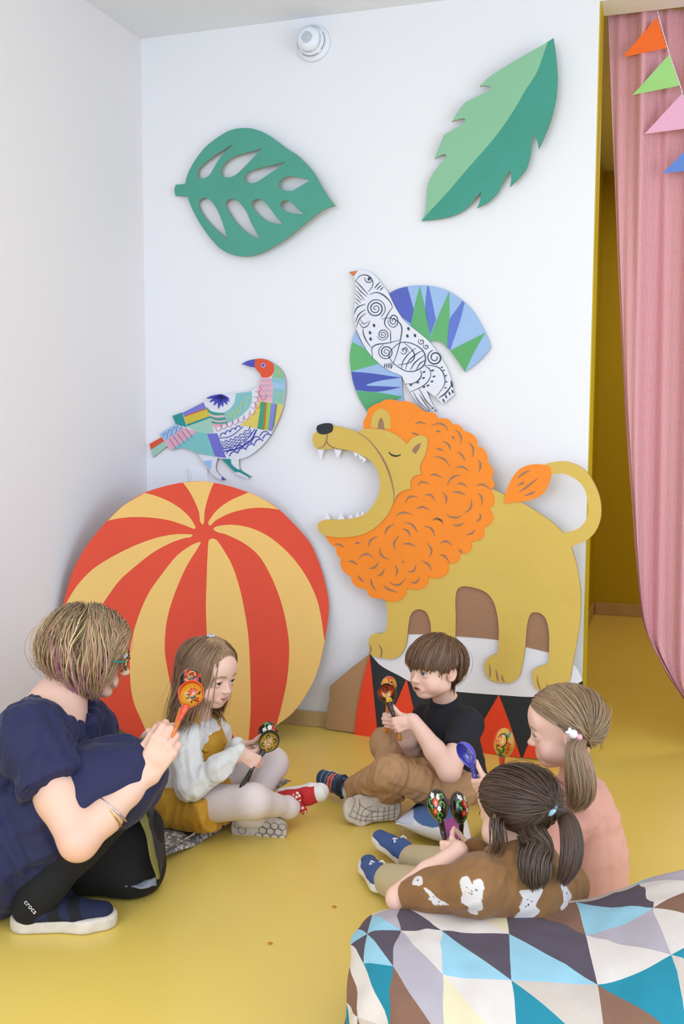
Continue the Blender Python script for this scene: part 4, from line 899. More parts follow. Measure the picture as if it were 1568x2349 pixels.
def spoon(label, bowl, a, nf, inside, outside, necc, handle, bl=.062, bw=.050, hl=.115, hr=.0052, split=.0, group='painted wooden spoons held in hands'):
    """bowl centre, a = from handle to bowl tip, nf = the open side"""
    a = nrm(a); nf = nrm(np.asarray(nf, float)-a*(np.asarray(nf, float)@a)); l = np.cross(a, nf); bowl = np.asarray(bowl, float)
    end = bowl-a*(bl/2+.018+hl)
    r = empty('wooden_spoon', end, label, 'spoon', group)
    nr, na = 44, 110; V = []; uu = []; vv = []; side = []
    def rim(t):
        x = math.sin(t)*bw/2; y = math.cos(t)*bl/2
        x *= 1-.30*max(0, -math.cos(t))**1.5; return x, y
    for sd, dep, rr in ((0, .44, .93), (1, .56, 1.0)):
        for i in range(nr+1):
            q = i/nr
            for j in range(na):
                x, y = rim(2*math.pi*j/na); z_ = -dep*bw*math.sqrt(max(0, 1-q*q))
                if sd == 1: z_ = z_*1.0
                V.append(bowl+l*x*q*rr+a*y*q*rr+nf*z_); uu.append(x*q/(bw/2)); vv.append(y*q/(bl/2)); side.append(sd)
    V = np.array(V); uu, vv, side = map(np.array, (uu, vv, side)); C = np.zeros((len(V), 3))
    C[side == 0] = inside(uu[side == 0], vv[side == 0]); C[side == 1] = outside(uu[side == 1], vv[side == 1])
    F = []; M_ = (nr+1)*na
    for sd in (0, 1):
        for i in range(nr):
            for j in range(na):
                k0, k1 = sd*M_+i*na+j, sd*M_+i*na+(j+1) % na; q = (k0, k1, k1+na, k0+na); F.append(q if sd == 0 else q[::-1])
    for j in range(na): F.append((nr*na+j, nr*na+(j+1) % na, M_+nr*na+(j+1) % na, M_+nr*na+j))
    mk('bowl', V, np.array(F), mlacq, r, cols=C)
    b0 = bowl-a*bl*.47-nf*bw*.13; b1 = bowl-a*(bl*.5+.022)
    f = Fld(); f.rc(b0, b1, bw*.15, hr*1.15, .004, flat=nf, fs=.7); f.rc(b1, b1-a*.012, hr*1.15, hr*1.05, .003)
    Vn, Fn = f.build(.0016); mk('neck', Vn, Fn, mlacq, r, cols=np.tile(lin(necc), (len(Vn), 1)))
    tube('handle', [b1-a*.010, b1-a*(.010+hl*.35), b1-a*(.01+hl*.8), b1-a*(.008+hl), b1-a*(.01+hl)], [hr, hr*1.05, hr*1.15, hr*1.05, hr*.4], handle, r, seg=12)
    return r
mhan = mat('varnished_wood', '#c98a2c', .25, coat=.5, mott=.15, mscale=40); mhbl = mat('black_lacquer', '#15120f', .2, coat=.6)
mhgo = mat('gold_lacquer', '#c07c1c', .25, coat=.5, mott=.2, mscale=60); mhor = mat('orange_lacquer', '#d8751c', .22, coat=.5, mott=.12, mscale=50)
BK = '#14100e'
khokh_in = dabs('#dc461c', [('e', 0, 0, .90, .90, 0, '#d8a028')]+berries([(-.25, .45), (-.05, .55), (.15, .5), (-.35, .25), (-.12, .3), (.08, .32), (.25, .25), (-.2, .1), (.55, .0), (.42, -.15), (.62, -.2)], .11, '#d8481c')+[('leaf', .05, -.12, .22, .10, .4, '#1f3e34'), ('leaf', .25, .02, .2, .09, -.6, '#1f3e34'), ('leaf', .5, .4, .2, .1, 1.0, '#2a3a20'), ('e', .15, -.45, .07, .07, 0, '#d84060')]+curl(-.35, -.15, .16, .5, BK)+curl(.3, -.35, .14, 2.5, BK)+curl(.65, -.3, .12, 1.0, BK))
khokh_out = dabs(BK, berries([(-.5, .2), (-.2, .55), (.2, .6), (.5, .35), (0, .25), (.35, .0), (-.3, -.1), (.62, .65), (-.6, .55)], .16, '#d8301c')+[('leaf', -.1, .05, .3, .12, .7, '#3a6a2a'), ('leaf', .1, -.25, .3, .1, 2.2, '#c89a28')]+curl(0, .4, .3, 1.0, '#c89a28')+curl(.3, -.3, .25, 3, '#c89a28'))
gold_in = dabs('#1a1712', [('e', 0, 0, .86, .86, 0, '#b79b3a')]+[('e', .36*math.cos(q), .36*math.sin(q), .27, .15, q, '#c9ad48') for q in (0, 1.57, 3.14, 4.71)]+[('e', .42*math.cos(q), .42*math.sin(q), .22, .11, q, '#c23a1c') for q in (0, 1.57, 3.14, 4.71)]+[('e', .45*math.cos(q), .45*math.sin(q), .12, .04, q, '#e8d48a') for q in (0, 1.57, 3.14, 4.71)]+[('e', 0, 0, .07, .07, 0, '#c23a1c')]+sum([curl(.55*math.cos(q), .55*math.sin(q), .16, q, '#1a1712') for q in (.78, 2.35, 3.93, 5.5)], []))
blk_flowers = dabs(BK, flower(.05, .28, .26, '#d8301c')+flower(.25, -.25, .2, '#d8301c')+flower(-.25, .55, .17, '#f0efe8')+flower(.28, .68, .17, '#f0efe8')+flower(-.15, -.12, .16, '#f0efe8')+curl(-.45, .05, .2, 2.0, '#4fae3c')+curl(.48, .3, .2, .2, '#4fae3c')+curl(-.1, -.55, .2, 1.2, '#4fae3c')+curl(-.5, .5, .16, 1.6, '#4fae3c')+curl(.1, -.78, .14, 2.6, '#4fae3c')+[('leaf', .5, .02, .18, .05, 1.4, '#4fae3c')])
orange_out = dabs('#e2a022', [('e', .0, 1.0, 1.2, .25, 0, '#d84a1c')]+berries([(-.3, .5), (.4, .3), (-.5, .2), (.1, .65)], .13, '#d8301c')+[('leaf', .1, .1, .35, .13, .8, '#2c5a28'), ('leaf', -.2, -.1, .3, .1, 2.2, '#2c5a28')]+curl(.3, -.1, .2, 1, BK)+curl(-.1, .3, .25, 2, BK))
dark_in = dabs('#1c140e', [('e', 0, .25, .85, .6, 0, '#a83c18')]+[('leaf', .0, -.15, .55, .18, 1.3, '#e09a2c'), ('leaf', .28, -.05, .5, .16, .75, '#e09a2c'), ('leaf', -.3, .0, .45, .14, 2.1, '#e09a2c'), ('e', .05, -.6, .35, .28, 0, '#e8b038')]+berries([(.6, .3), (.7, .1), (-.65, .2), (-.5, .55), (.4, .55)], .12, '#d8301c')+curl(0, .5, .25, 1, '#1c140e')+curl(.2, .2, .2, 2, '#1c140e'))
berry_out = dabs('#dba024', [('band', .62, 0, 1, 1, -1.35, '#e8521c')]+berries([(.05, .5), (.3, .45), (-.05, .25), (.18, .22), (.4, .2), (.02, .0), (.26, -.02)], .09, '#d8382c', '#f0a0a0')+berries([(-.75, .1), (-.6, .15), (-.7, -.08), (-.55, -.02), (-.68, -.25), (-.55, -.22), (-.55, -.42)], .08, '#d8482c')+[('leaf', -.3, -.3, .25, .11, 1.9, '#2a7030'), ('leaf', .02, -.42, .28, .14, .8, '#2a7030'), ('leaf', .1, -.68, .25, .09, -.2, '#2a7030'), ('leaf', -.35, .62, .28, .09, .6, '#4a8a50'), ('leaf', -.55, .7, .25, .08, 1.2, '#4a8a50')]+curl(.2, -.2, .16, .5, BK)+curl(-.15, -.85, .14, 1, BK)+curl(-.1, .3, .4, 2.6, BK))
blue_in = dabs('#4447b4', [('leaf', .0, .25, .3, .12, 1.2, '#b8a468'), ('leaf', .15, -.1, .3, .1, 1.9, '#b8a468'), ('e', -.15, .5, .12, .06, 1, '#b8a468'), ('leaf', -.1, -.4, .25, .07, 1.3, '#b8a468')]+curl(.1, .5, .16, 1, '#b8a468')+curl(-.1, .05, .18, 2.5, '#b8a468')+curl(.15, -.35, .14, 0, '#b8a468'))
blue_out = dabs('#4a4fc0', [('e', -.2, .3, .3, .12, .5, '#6a70d8'), ('e', .3, -.2, .3, .1, 1, '#6a70d8')])
plain_red = dabs('#d8401c', [])

# ------------------------------------------------------------------ shoes
def rc2(x, y, a, b, ra, rb):
    bx, by = b[0]-a[0], b[1]-a[1]; t = np.clip(((x-a[0])*bx+(y-a[1])*by)/(bx*bx+by*by), 0, 1)
    return np.hypot(x-a[0]-t*bx, y-a[1]-t*by)-(ra+(rb-ra)*t)
def shoe(parent, heel, toe, dorsal, msole, mup, colf, name='shoe', st=.10, foot='R', rise=.34, toe_h=.115, wid=1.32, sole_c=None, open_=True, sw=1.0):
    heel = np.asarray(heel, float); f_ = np.asarray(toe, float)-heel; L = np.linalg.norm(f_); f_ = f_/L
    u = nrm(np.asarray(dorsal, float)-f_*(np.asarray(dorsal, float)@f_)); l = np.cross(u, f_); R = np.array([f_, l, u])
    sg = 1 if foot == 'R' else -1
    f = Fld()
    f.rc((.17, 0, .16), (.30, 0, .19), .125, .13, .03); f.rc((.30, 0, .17), (.62, .0, .125), .135, .125, .05); f.rc((.62, 0, .125), (.855, sg*.012, st*.5+.055), .125, toe_h, .05)
    f.rc((.17, 0, .2), (.20, 0, rise), .105, .095, .05); f.rc((.17, 0, .2), (.34, 0, rise*.8), .10, .09, .05)
    f.cut((0, 0, st*.9), (0, 0, -1)); f.cut((.24, 0, rise+.005), (-.12, 0, 1))
    if open_: f.rc((.215, 0, rise+.10), (.25, 0, rise-.10), .085, .07, .01, 's')
    V, F = f.build(.014); C = colf(V) if colf else None
    V2 = V*v3(1, wid, 1)
    up = mk(name, V2*L@R+heel, F, mup, parent, cols=C)
    g = Fld(); g.lo = v3(-.03, -.22*sw, -.02); g.hi = v3(1.03, .22*sw, st+.02)
    def fs(X, Y, Z):
        y = Y*sg/sw; d = np.minimum(np.minimum(rc2(X, y, (.165, 0), (.5, .0), .155, .150), rc2(X, y, (.5, .0), (.70, -.005), .150, .188)), rc2(X, y, (.70, -.005), (.835, .008), .188, .150))
        zz = np.abs(Z-st/2)-st/2; r_ = .03
        return np.hypot(np.maximum(d+r_, 0), np.maximum(zz+r_, 0))+np.minimum(np.maximum(d+r_, zz+r_), 0)-r_
    g.fn(g.lo, g.hi, fs, 0, 'u'); V, F = g.build(.014)
    so = mk('sole', V*L@R+heel, F, msole, up, cols=(sole_c(V) if sole_c else None))
    return up, R, L, heel
mrub = mat('white_rubber', '#ece4dc', .6, mott=.06, mscale=30); mrubd = mat('worn_rubber', '#cdbfae', .8, mott=.18, mscale=40)
mfab = mat('shoe_fabric', None, .8, attr=True, bump=.15, bscale=400)
mcot = lambda nm, c, **k: mat(nm, c, .85, bump=.12, bscale=350, **k)
def garment(name, f, h, m, parent, amp=0, freq=14, dirs=(), seed=0, colf=None, sm=1):
    V, F = f.build(h)
    if sm: V = smoothV(V, F, sm)
    if amp: V = folds(V, F, amp, freq, dirs, seed)
    return mk(name, V, F, m, parent, cols=(colf(V) if colf else None))
def person(loc, label): return empty('person', loc, label, 'person')
def body_mesh(parent, parts):
    V, F, C = merge(parts); return mk('body', V, F, mskin, parent, cols=C)
def skinpart(f, h, col=SKIN, tips=()):
    V, F = f.build(h); C = np.tile(np.array(col), (len(V), 1))
    for p, r in tips:
        m = np.clip(1.3-np.linalg.norm(V-p, axis=1)/r, 0, 1)*.35; C = C*(1-m[:, None])+BLUSH*m[:, None]
    return V, F, C
# ------------------------------------------------------------------ girl in the mustard pinafore
def build_girl_pinafore():
    p = person(U(415, 1890, 3.0), 'girl in mustard corduroy dungarees and white tights sitting on the grey pillow')
    hd = Head(facing(57, 7, -3), 'nose', U(528, 1588, 2.93), .192, squint=.8, mouth='smile', iris='#4a4a3c', brow='#8b6a4e', gaze=(-.12, -.10)); hd.mbrow = mat('brow_hair', '#94714f', .8)
    hip = U(424, 1836, 3.05); nb = U(452, 1652, 3.07); shR = U(424, 1694, 2.97); shL = U(494, 1682, 3.15); ch = U(445, 1722, 3.07)
    hipR, kneeR, ankR = U(432, 1846, 2.98), U(580, 1838, 2.88), U(662, 1852, 2.99)
    hipL, kneeL, ankL = U(440, 1815, 3.12), U(624, 1752, 3.12), U(565, 1868, 2.985)
    elR = U(434, 1806, 2.88); elL = U(505, 1775, 3.2)
    fd = nrm(RH*.84+CH*.5)
    # spoons in hand
    aR = nrm(U(607, 1722, 2.925)-U(570, 1783, 2.895)); QR = U(588, 1752, 2.91)
    s1 = spoon('black spoon with a gold and red four-petal flower inside its bowl', U(616, 1701, 2.925), aR, nrm(CH+v3(0, 0, .3)-RH*.1), gold_in, blk_flowers, BK, mhbl, bl=.070, bw=.060, hl=.085)
    aL = nrm(U(612, 1678, 3.0)-U(588, 1735, 2.99)); QL = U(588, 1728, 2.985)
    spoon('black flowered spoon turned back outwards behind the gold-flower spoon', U(613, 1681, 3.0), aL, nrm(-CH*1+v3(0, 0, .3)), gold_in, dabs(BK, flower(-.3, .45, .22, '#d8301c')+flower(.15, .55, .2, '#f0efe8')+flower(.55, .2, .18, '#f0efe8')+flower(-.55, .1, .18, '#f0efe8')+[('e', -.1, .75, .18, .08, .4, '#d8301c')]+curl(.45, .6, .18, .5, '#4fae3c')+curl(-.5, .7, .16, 2, '#4fae3c')), BK, mhbl, bl=.070, bw=.060, hl=.085)
    fR = Fld(); L = .105
    WR, dR, nR = hand(fR, QR, aR, FW+v3(0, 0, -.15), 'R', L, curl=(62, 85, 45))
    fR.rc(elR, WR, .026, .0185, .01)
    fL = Fld(); WL, dL, nL = hand(fL, QL, aL, -FW+v3(0, 0, -.1), 'L', L, curl=(62, 85, 45))
    fL.rc(elL, WL, .026, .0185, .01)
    hv, hf, hc = hd.mesh(neck=nb)
    to = Fld(); to.rc(hip, ch, .075, .07, .03, flat=fd, fs=.8).rc(shR, shL, .035, .035, .03).rc(ch, nb, .06, .035, .03)
    body_mesh(p, [(hv, hf, hc), skinpart(fR, .0024, tips=[(QR, .03)]), skinpart(fL, .0024), skinpart(to, .008)])
    hd.features(p)
    # white long-sleeved shirt
    f = Fld(); f.rc(hip+ZZ*.03, ch, .088, .080, .04, flat=fd, fs=.86); f.rc(shR, shL, .044, .044, .04); f.rc(ch, nb-ZZ*.012, .07, .040, .04)
    f.chain([shR, (shR+elR)/2+CH*.008, elR, elR*.45+WR*.55, WR-dR*.006], [.046, .040, .036, .031, .0235], .02); f.cut(WR+dR*.002, dR, .05)
    f.chain([shL, elL, WL-dL*.006], [.042, .034, .0235], .02); f.cut(WL+dL*.002, dL, .05)
    f.ell(nb+ZZ*.03+fd*.01, (.048, .048, .03), .01, mode='s')
    garment('shirt', f, .0042, mcot('white_jersey', '#eeebe6'), p, .0042, 22, [(elR-shR, 1), (WR-elR, .8)])
    # tights
    f = Fld(); f.chain([hipR, kneeR, ankR], [.062, .045, .027], .03); f.ell(ankR, .027, .02); f.ell(ankR, .027, .02)
    f.chain([hipL, kneeL, ankL], [.060, .045, .033], .03); f.rc(ankL, ankL+RH*.03-ZZ*.01, .036, .032, .02)
    garment('tights', f, .0045, mcot('white_tights', '#ead9d2'), p, .0007, 40, [(kneeR-hipR, 1)])
    # dungarees
    mm = mcot('mustard_corduroy', '#cf9a2e', mott=.06, mscale=40)
    hemR = hipR*.55+kneeR*.45
    f = Fld(); f.rc(hip-ZZ*.005, hip+ZZ*.055, .098, .088, .03, flat=fd, fs=.92); f.rc(hip, hipR*.5+kneeR*.5, .090, .080, .04); f.rc(hipR-RH*.02, hipR*.5+kneeR*.5, .080, .078, .04); f.rc(hip, hipL*.5+kneeL*.5, .088, .078, .04); f.rc(hip-RH*.02-ZZ*.02, hip+RH*.06+CH*.05-ZZ*.02, .085, .08, .04)
    f.cut(hemR, kneeR-hipR, .12); f.cut(hipL*.5+kneeL*.5, kneeL-hipL, .11); wz = hip[2]+.058; f.cut((0, 0, wz), (0, 0, 1)); f.cut((0, 0, .038), (0, 0, -1))
    dg = garment('dungarees', f, .0045, mm, p, .0062, 18, [(ZZ+.2*RH, 1), (kneeR-hipR, .4)], 3)
    f = Fld(); f.rc(hip+ZZ*.04, hip+ZZ*.062, .0945, .094, .0, flat=fd, fs=.90); f.cut((0, 0, wz+.008), (0, 0, 1)); f.cut((0, 0, wz-.012), (0, 0, -1)); garment('waistband', f, .0042, mm, dg, .002, 60, [(ZZ, 1)], 5)
    f = Fld(); f.rc(hip+ZZ*.03, ch, .108, .100, .04, flat=fd, fs=.88); f.rc(ch, nb-ZZ*.02, .090, .058, .04); lat = nrm(np.cross(fd, ZZ))
    f.cut(ch+fd*.012, -fd); f.cut(ch+ZZ*.058, ZZ-fd*.1); f.cut((0, 0, wz-.01), (0, 0, -1)); f.cut(ch+lat*.062, lat); f.cut(ch-lat*.062, -lat)
    garment('bib', f, .0042, mm, dg, .0015, 18, [(ZZ, 1)], 7)
    for s_, sh in ((1, shR), (-1, shL)):
        c0 = ch+fd*.078+lat*.045*s_+ZZ*.03; c1 = sh*.6+nb*.4+ZZ*.052+fd*.015; c2 = sh*.6+nb*.4-fd*.05+ZZ*.034; c3 = hip-fd*.085+lat*.02*s_+ZZ*.06
        f = Fld(); f.chain([c0, c1, c2, (c2+c3)/2-fd*.012, c3], [.014]*5, .01, flat=fd*.4+ZZ, fs=.35); garment('strap', f, .0035, mm, dg)
    # shoes
    red = lambda V: np.where((V[:, 0] > .80)[:, None], np.array(lin('#ece6df')), np.array(lin('#c4272b')))
    up, R, Ls, o = shoe(p, U(632, 1824, 3.07), U(757, 1808, 3.02), CH*1.0-ZZ*.25+RH*.1, mrub, mfab, red, st=.12, foot='R', open_=False, rise=.26)
    # bow of the red shoe
    bm_ = mat('bow_fabric', None, .6, attr=True); dc_ = o+(v3(.52, 0, .285)*Ls)@R
    for sx in (-1, 1):
        f = Fld(); f.ell(v3(0, sx*.13, .015), (.085, .11, .03), .02); f.rc((0, 0, 0), (0, sx*.12, .01), .03, .06, .02); V, F = f.build(.012)
        C = np.tile(np.array(lin('#c22026')), (len(V), 1))
        for (x_, y_) in [(.03, .08), (-.04, .1), (.0, .16), (.05, .17), (-.05, .2), (.03, .22)]: C[np.hypot(V[:, 0]-x_, V[:, 1]-sx*y_) < .021] = lin('#f3eadf')
        mk('bow_loop', V*Ls@R+dc_, F, bm_, up, cols=C)
    f = Fld(); f.ell((0, 0, .025), (.045, .04, .035), .01); V, F = f.build(.01); mk('bow_knot', V*Ls@R+dc_, F, bm_, up, cols=np.tile(lin('#c22026'), (len(V), 1)))
    whi = lambda V: np.tile(np.array(lin('#cfc5bc')), (len(V), 1))
    up, R, Ls, o = shoe(p, U(528, 1892, 2.985), U(658, 1912, 2.955), -CH*1.0-ZZ*.25, mrubd, mfab, whi, st=.13, foot='L', open_=False, rise=.24, wid=1.25, sw=1.45)
    pl = Plane(o+(v3(.5, 0, -.006)*Ls)@R, -R[2]); mln = mat('tread_groove', '#5c5148', .9); items = []
    s3 = math.sqrt(3); zs = Zm(320, 1430, 1568/460)
    for (x0, y0, nx, ny) in [(930, 1575, 4, 4), (770, 1575, 1, 2)]:
        for i in range(nx):
            for j in range(ny):
                cx, cy = x0+i*62+(j % 2)*31, y0+j*44+i*6
                if (cx-760)/380 > 1.0 or cy > 1735-abs(cx-1000)*.25: continue
                h6 = [(cx+33*math.cos(math.radians(60*k+30)), cy+29*math.sin(math.radians(60*k+30))) for k in range(7)]
                items += [(zs([h6[k], h6[k+1]]), .9, (1, 1)) for k in range(6)]
    tag(strokes('tread_groove', items, pl, .0012, mln, up, n=2), kind='stuff')
    # long half-up hair
    gv = hd.dirw; down = hd.loc(hd.O-ZZ)-hd.loc(hd.O); down = nrm(down); tie = v3(0, -.02, 1.04)
    front = lambda q: (q[:, 1] < .30-.9*np.clip(.60-q[:, 2], 0, 1)+.25*np.clip(q[:, 2]-.72, 0, 1)) & (q[:, 2] > .25)
    scalp(hd, [((0, .17, .62), (0, .9, -.62)), ((0, 0, .2), (0, 0, -1))], '#8a6c50', p, .022)
    # pulled-up front section
    r1 = roots_on(hd, 1500, lambda q: (q[:, 1] > .02) & (q[:, 1] < .36) & (q[:, 2] > .62+.40*q[:, 1]) & (np.abs(q[:, 0]) < .36)); lay = .012+.02*RNG.random(len(r1))
    up_ = grow(hd, r1, np.linalg.norm(r1-tie, axis=1)/9*1.12, 11, lambda q, i: tie-q+v3(0, 0, .15)*(i < 4), lay)
    hairmesh(up_*hd.hs@hd.R+hd.O, hairwidth(len(r1), 11, .0012), tint(len(r1), '#a5835f', .13), p, 'front_hair', hd.w((0, 0, .5)))
    # falling hair
    r2 = roots_on(hd, 3800, lambda q: (q[:, 1] < .215-.45*np.clip(.8-q[:, 2], 0, 1)) & (q[:, 2] > .42)); n = len(r2); lay = .02+.05*RNG.random(n)
    wob = RNG.normal(0, 1, (n, 3))
    def fld(q, i):
        rad = q-v3(0, 0, .5); rad = rad/(np.linalg.norm(rad, axis=1, keepdims=True)+1e-9); side = np.sign(q[:, 0])[:, None]
        d = down+v3(0, -.30, 0)*(q[:, 2:3] > .75)+v3(0, -.35, 0)*((q[:, 1:2] > -.20) & (q[:, 2:3] < .8))+side*v3(.55, 0, 0)*(q[:, 2:3] > .85)+.05*wob
        if i > 9: d = d+v3(0, -.12, 0)+wob*.03
        return d
    step = (.052+.028*np.clip((r2[:, 2]-.4)/.55, 0, 1))*(.9+.16*RNG.random(n))
    pa = grow(hd, r2, step, 20, fld, lay, body=[(v3(0, .05, .30), v3(.335, .30, .42), 1.0), (v3(0, -.12, -.55), v3(.62, .42, .42), .6)])
    t = tint(n, '#8d6d50', .15); C = np.repeat(t[:, None, :], 20, 1); C[:, 10:] *= np.linspace(1, 1.25, 10)[None, :, None]
    hairmesh(pa*hd.hs@hd.R+hd.O, hairwidth(n, 20, .0012), C, p, 'hair', hd.w((0, 0, .4)))
    mcl = mat('crystal', '#c8ccd8', .1, metal=.6)
    c0 = hd.w((0, -.02, 1.06))
    for k in range(5):
        f = Fld(); f.ell(c0+.008*v3(math.cos(k*1.26), math.sin(k*1.26), .3), .0055, 0); garment('hair_clip', f, .0015, mcl, p, sm=0)
build_girl_pinafore()
# ------------------------------------------------------------------ boy
def build_boy():
    p = person(U(1050, 1850, 3.1), 'boy in a black t-shirt and tan trousers sitting cross-legged before the drum')
    hd = Head(facing(-57, -1, 2), 'nose', U(944, 1562, 3.0), .185, mouth='open', iris='#6a7d8c', brow='#a5835f', gaze=(.05, -.02), nose_len=1); hd.mbrow = mat('brow_hair', '#a3815e', .8)
    hip = U(1046, 1800, 3.14); nb = U(1022, 1608, 3.12); shL = U(1070, 1662, 3.03); shR = U(978, 1648, 3.2); ch = U(1025, 1690, 3.12)
    hipL, kneeL, ankL = U(1048, 1812, 3.06), U(896, 1772, 2.98), U(812, 1812, 3.17)
    hipR, kneeR, ankR = U(1030, 1800, 3.18), U(888, 1706, 3.15), U(900, 1835, 3.05)
    elL = U(1030, 1768, 2.94); elR = U(940, 1722, 3.14); fd = nrm(-RH*.86+CH*.5)
    aL = nrm(U(890, 1605, 2.99)-U(908, 1668, 2.98)); QL = U(905, 1664, 2.975)
    spoon('dark spoon with golden leaves inside its bowl, held upright by the boy', U(888, 1593, 2.995), aL, nrm(CH+v3(0, 0, .35)), dark_in, khokh_out, BK, mhgo, bl=.066, bw=.058, hl=.075)
    aR = nrm(U(890, 1580, 3.06)-U(886, 1652, 3.06)); QR = U(886, 1652, 3.055)
    spoon('orange spoon turned back outwards just behind the boy\'s dark spoon', U(891, 1574, 3.06), aR, nrm(-CH+v3(0, 0, .2)), plain_red, orange_out, '#c8501c', mhor, bl=.062, bw=.048, hl=.08)
    L = .108; fL = Fld(); WL, dL, nL = hand(fL, QL, aL, FW+v3(0, 0, -.1), 'L', L, curl=(62, 85, 45)); shd = shL*.35+elL*.65
    fL.chain([shL, elL, elL*.6+WL*.4, WL], [.036, .033, .031, .0195], .012)
    fR = Fld(); WR, dR, nR = hand(fR, QR, aR, -FW+v3(0, 0, -.1), 'R', L, curl=(62, 85, 45)); fR.chain([shR, elR, elR*.6+WR*.4, WR], [.036, .032, .030, .0195], .012)
    to = Fld(); to.rc(hip, ch, .075, .07, .03, flat=fd, fs=.8).rc(shR, shL, .035, .035, .03).rc(ch, nb, .06, .035, .03)
    body_mesh(p, [hd.mesh(neck=nb), skinpart(fL, .0024, tips=[(QL, .03), (elL, .03)]), skinpart(fR, .0024), skinpart(to, .008)])
    hd.features(p)
    mt = mat('black_jersey', '#17171f', .85, bump=.1, bscale=300)
    f = Fld(); f.rc(hip+ZZ*.0, ch, .086, .078, .04, flat=fd, fs=.86); f.rc(shL, shR, .040, .040, .04); f.rc(ch, nb-ZZ*.01, .070, .041, .04)
    f.rc(hip-fd*.03-ZZ*.01, ch-fd*.02, .075, .075, .04)
    sL = shL*.48+elL*.52; sR = shR*.5+elR*.5
    f.rc(shL, sL, .045, .044, .03); f.cut(sL+(elL-shL)*.02, elL-shL, .065); f.rc(shR, sR, .043, .042, .03); f.cut(sR, elR-shR, .06)
    f.ell(nb+ZZ*.032+fd*.006, (.040, .040, .026), .008, mode='s'); f.cut(hip-ZZ*.035, -ZZ)
    ts = garment('t_shirt', f, .0042, mt, p, .0050, 15, [(ZZ+.3*RH, 1), (elL-shL, .6)], 2)
    e1 = nrm(np.cross(hd.R[2]*.8+ZZ*.2, FW)); ring = []
    for k in range(25):
        a = 2*math.pi*k/24; ring.append(nb+ZZ*.004+fd*.004+nrm(RH)*.041*math.cos(a)+nrm(np.cross(ZZ, RH))*.041*math.sin(a)+ZZ*(-.010)*(fd@(RH*math.cos(a)+np.cross(ZZ, RH)*math.sin(a))))
    tube('collar', ring, .0085, mt, ts, seg=8)
    mp = mat('tan_twill', '#b3895f', .85, bump=.12, bscale=320, mott=.07, mscale=9)
    f = Fld(); f.rc(hip-ZZ*.005, hip+ZZ*.02, .082, .08, .03, flat=fd, fs=.9); f.chain([hipL, kneeL, ankL], [.060, .045, .035], .03); f.cut(ankL, ankL-kneeL, .07)
    f.chain([hipR, kneeR, ankR], [.058, .043, .035], .03); f.cut(ankR, ankR-kneeR, .07)
    f.rc(hip, hipL*.5+kneeL*.5, .064, .050, .04); f.cut((0, 0, .01), (0, 0, -1))
    tr_ = garment('trousers', f, .0042, mp, p, .0062, 17, [(np.cross(kneeL-hipL, FW), 1), (kneeL-ankL, .5)], 6)
    pts = [kneeL+(hipL-kneeL)*t+CH*(.064+.008*t)-ZZ*.012 for t in np.linspace(-.05, .85, 10)]
    # stitched seam
    tube('seam', pts, .0012, mat('seam_thread', '#8d6a45', .9), tr_, seg=5)
    # shoes
    navy = lambda V: np.where((np.abs((V[:, 0]*14) % 2-1) < .18)[:, None] & (V[:, 0] < .9)[:, None] & (V[:, 2] < .28)[:, None], np.array(lin('#7a92a8')), np.array(lin('#2c4a68')))
    up, R, Ls, o = shoe(p, U(828, 1812, 3.20), U(737, 1784, 3.33), CH*.9+ZZ*.25-RH*.2, mrub, mfab, navy, st=.12, foot='L', open_=False, rise=.27)
    mco = mat('coral_strap', '#e8705c', .7)
    for k in range(3):
        f = Fld(); y0 = .40+.075*k; f.chain([v3(y0, -.15, .19), v3(y0+.01, -.07, .27), v3(y0+.01, .05, .275), v3(y0, .15, .2)], [.026]*4, .01, flat=(0, .2, 1), fs=.5); V, F = f.build(.011); mk('strap', V*Ls@R+o, F, mco, up)
    f = Fld(); f.chain([v3(.24, -.16, .20), v3(.24, -.05, .33), v3(.24, .06, .33), v3(.24, .17, .2)], [.05]*4, .01, flat=(0, .1, 1), fs=.5); V, F = f.build(.011); mk('ankle_strap', V*Ls@R+o, F, mat('navy_strap', '#1d2538', .7), up)
    f = Fld(); f.rc(ankL+(kneeL-ankL)*.05, ankL+(ankL-kneeL)*.10, .030, .028, .01); garment('sock', f, .004, mcot('white_sock', '#dfdcd8'), p)
    up, R, Ls, o = shoe(p, U(922, 1850, 3.08), U(787, 1862, 3.03), -CH*1.0-ZZ*.35, mrubd, mfab, navy, st=.15, foot='R', open_=False, rise=.26, wid=1.25, sw=1.35)
    pl = Plane(o+(v3(.5, 0, -.006)*Ls)@R, -R[2]); mln = mat('dirty_groove', '#7d725c', .9); zs = Zm(720, 1420, 1568/420); it = []
    for q in [[(300, 1690), (350, 1560), (330, 1530)], [(350, 1720), (390, 1600), (385, 1540)], [(390, 1745), (420, 1640), (500, 1600)], [(440, 1750), (450, 1690), (530, 1640)], [(490, 1745), (495, 1640)], [(540, 1740), (545, 1620)], [(590, 1735), (600, 1610)], [(635, 1725), (640, 1600)], [(680, 1710), (690, 1590)], [(330, 1640), (420, 1690), (560, 1690), (700, 1665)], [(380, 1580), (470, 1640), (590, 1650), (715, 1620)], [(300, 1690), (420, 1725), (560, 1720), (700, 1690)]]: it.append((zs(q), 1.0, (1, 1)))
    tag(strokes('tread_groove', it, pl, .0012, mln, up, n=4), kind='stuff')
    # mop of hair
    down = nrm(hd.loc(hd.O-ZZ)-hd.loc(hd.O)); wh = v3(.05, -.24, .98)
    scalp(hd, [((0, .22, .70), (0, .9, -.45)), ((0, -.04, .40), (0, .75, -.66)), ((0, 0, .22), (0, 0, -1))], '#5d4532', p, .030)
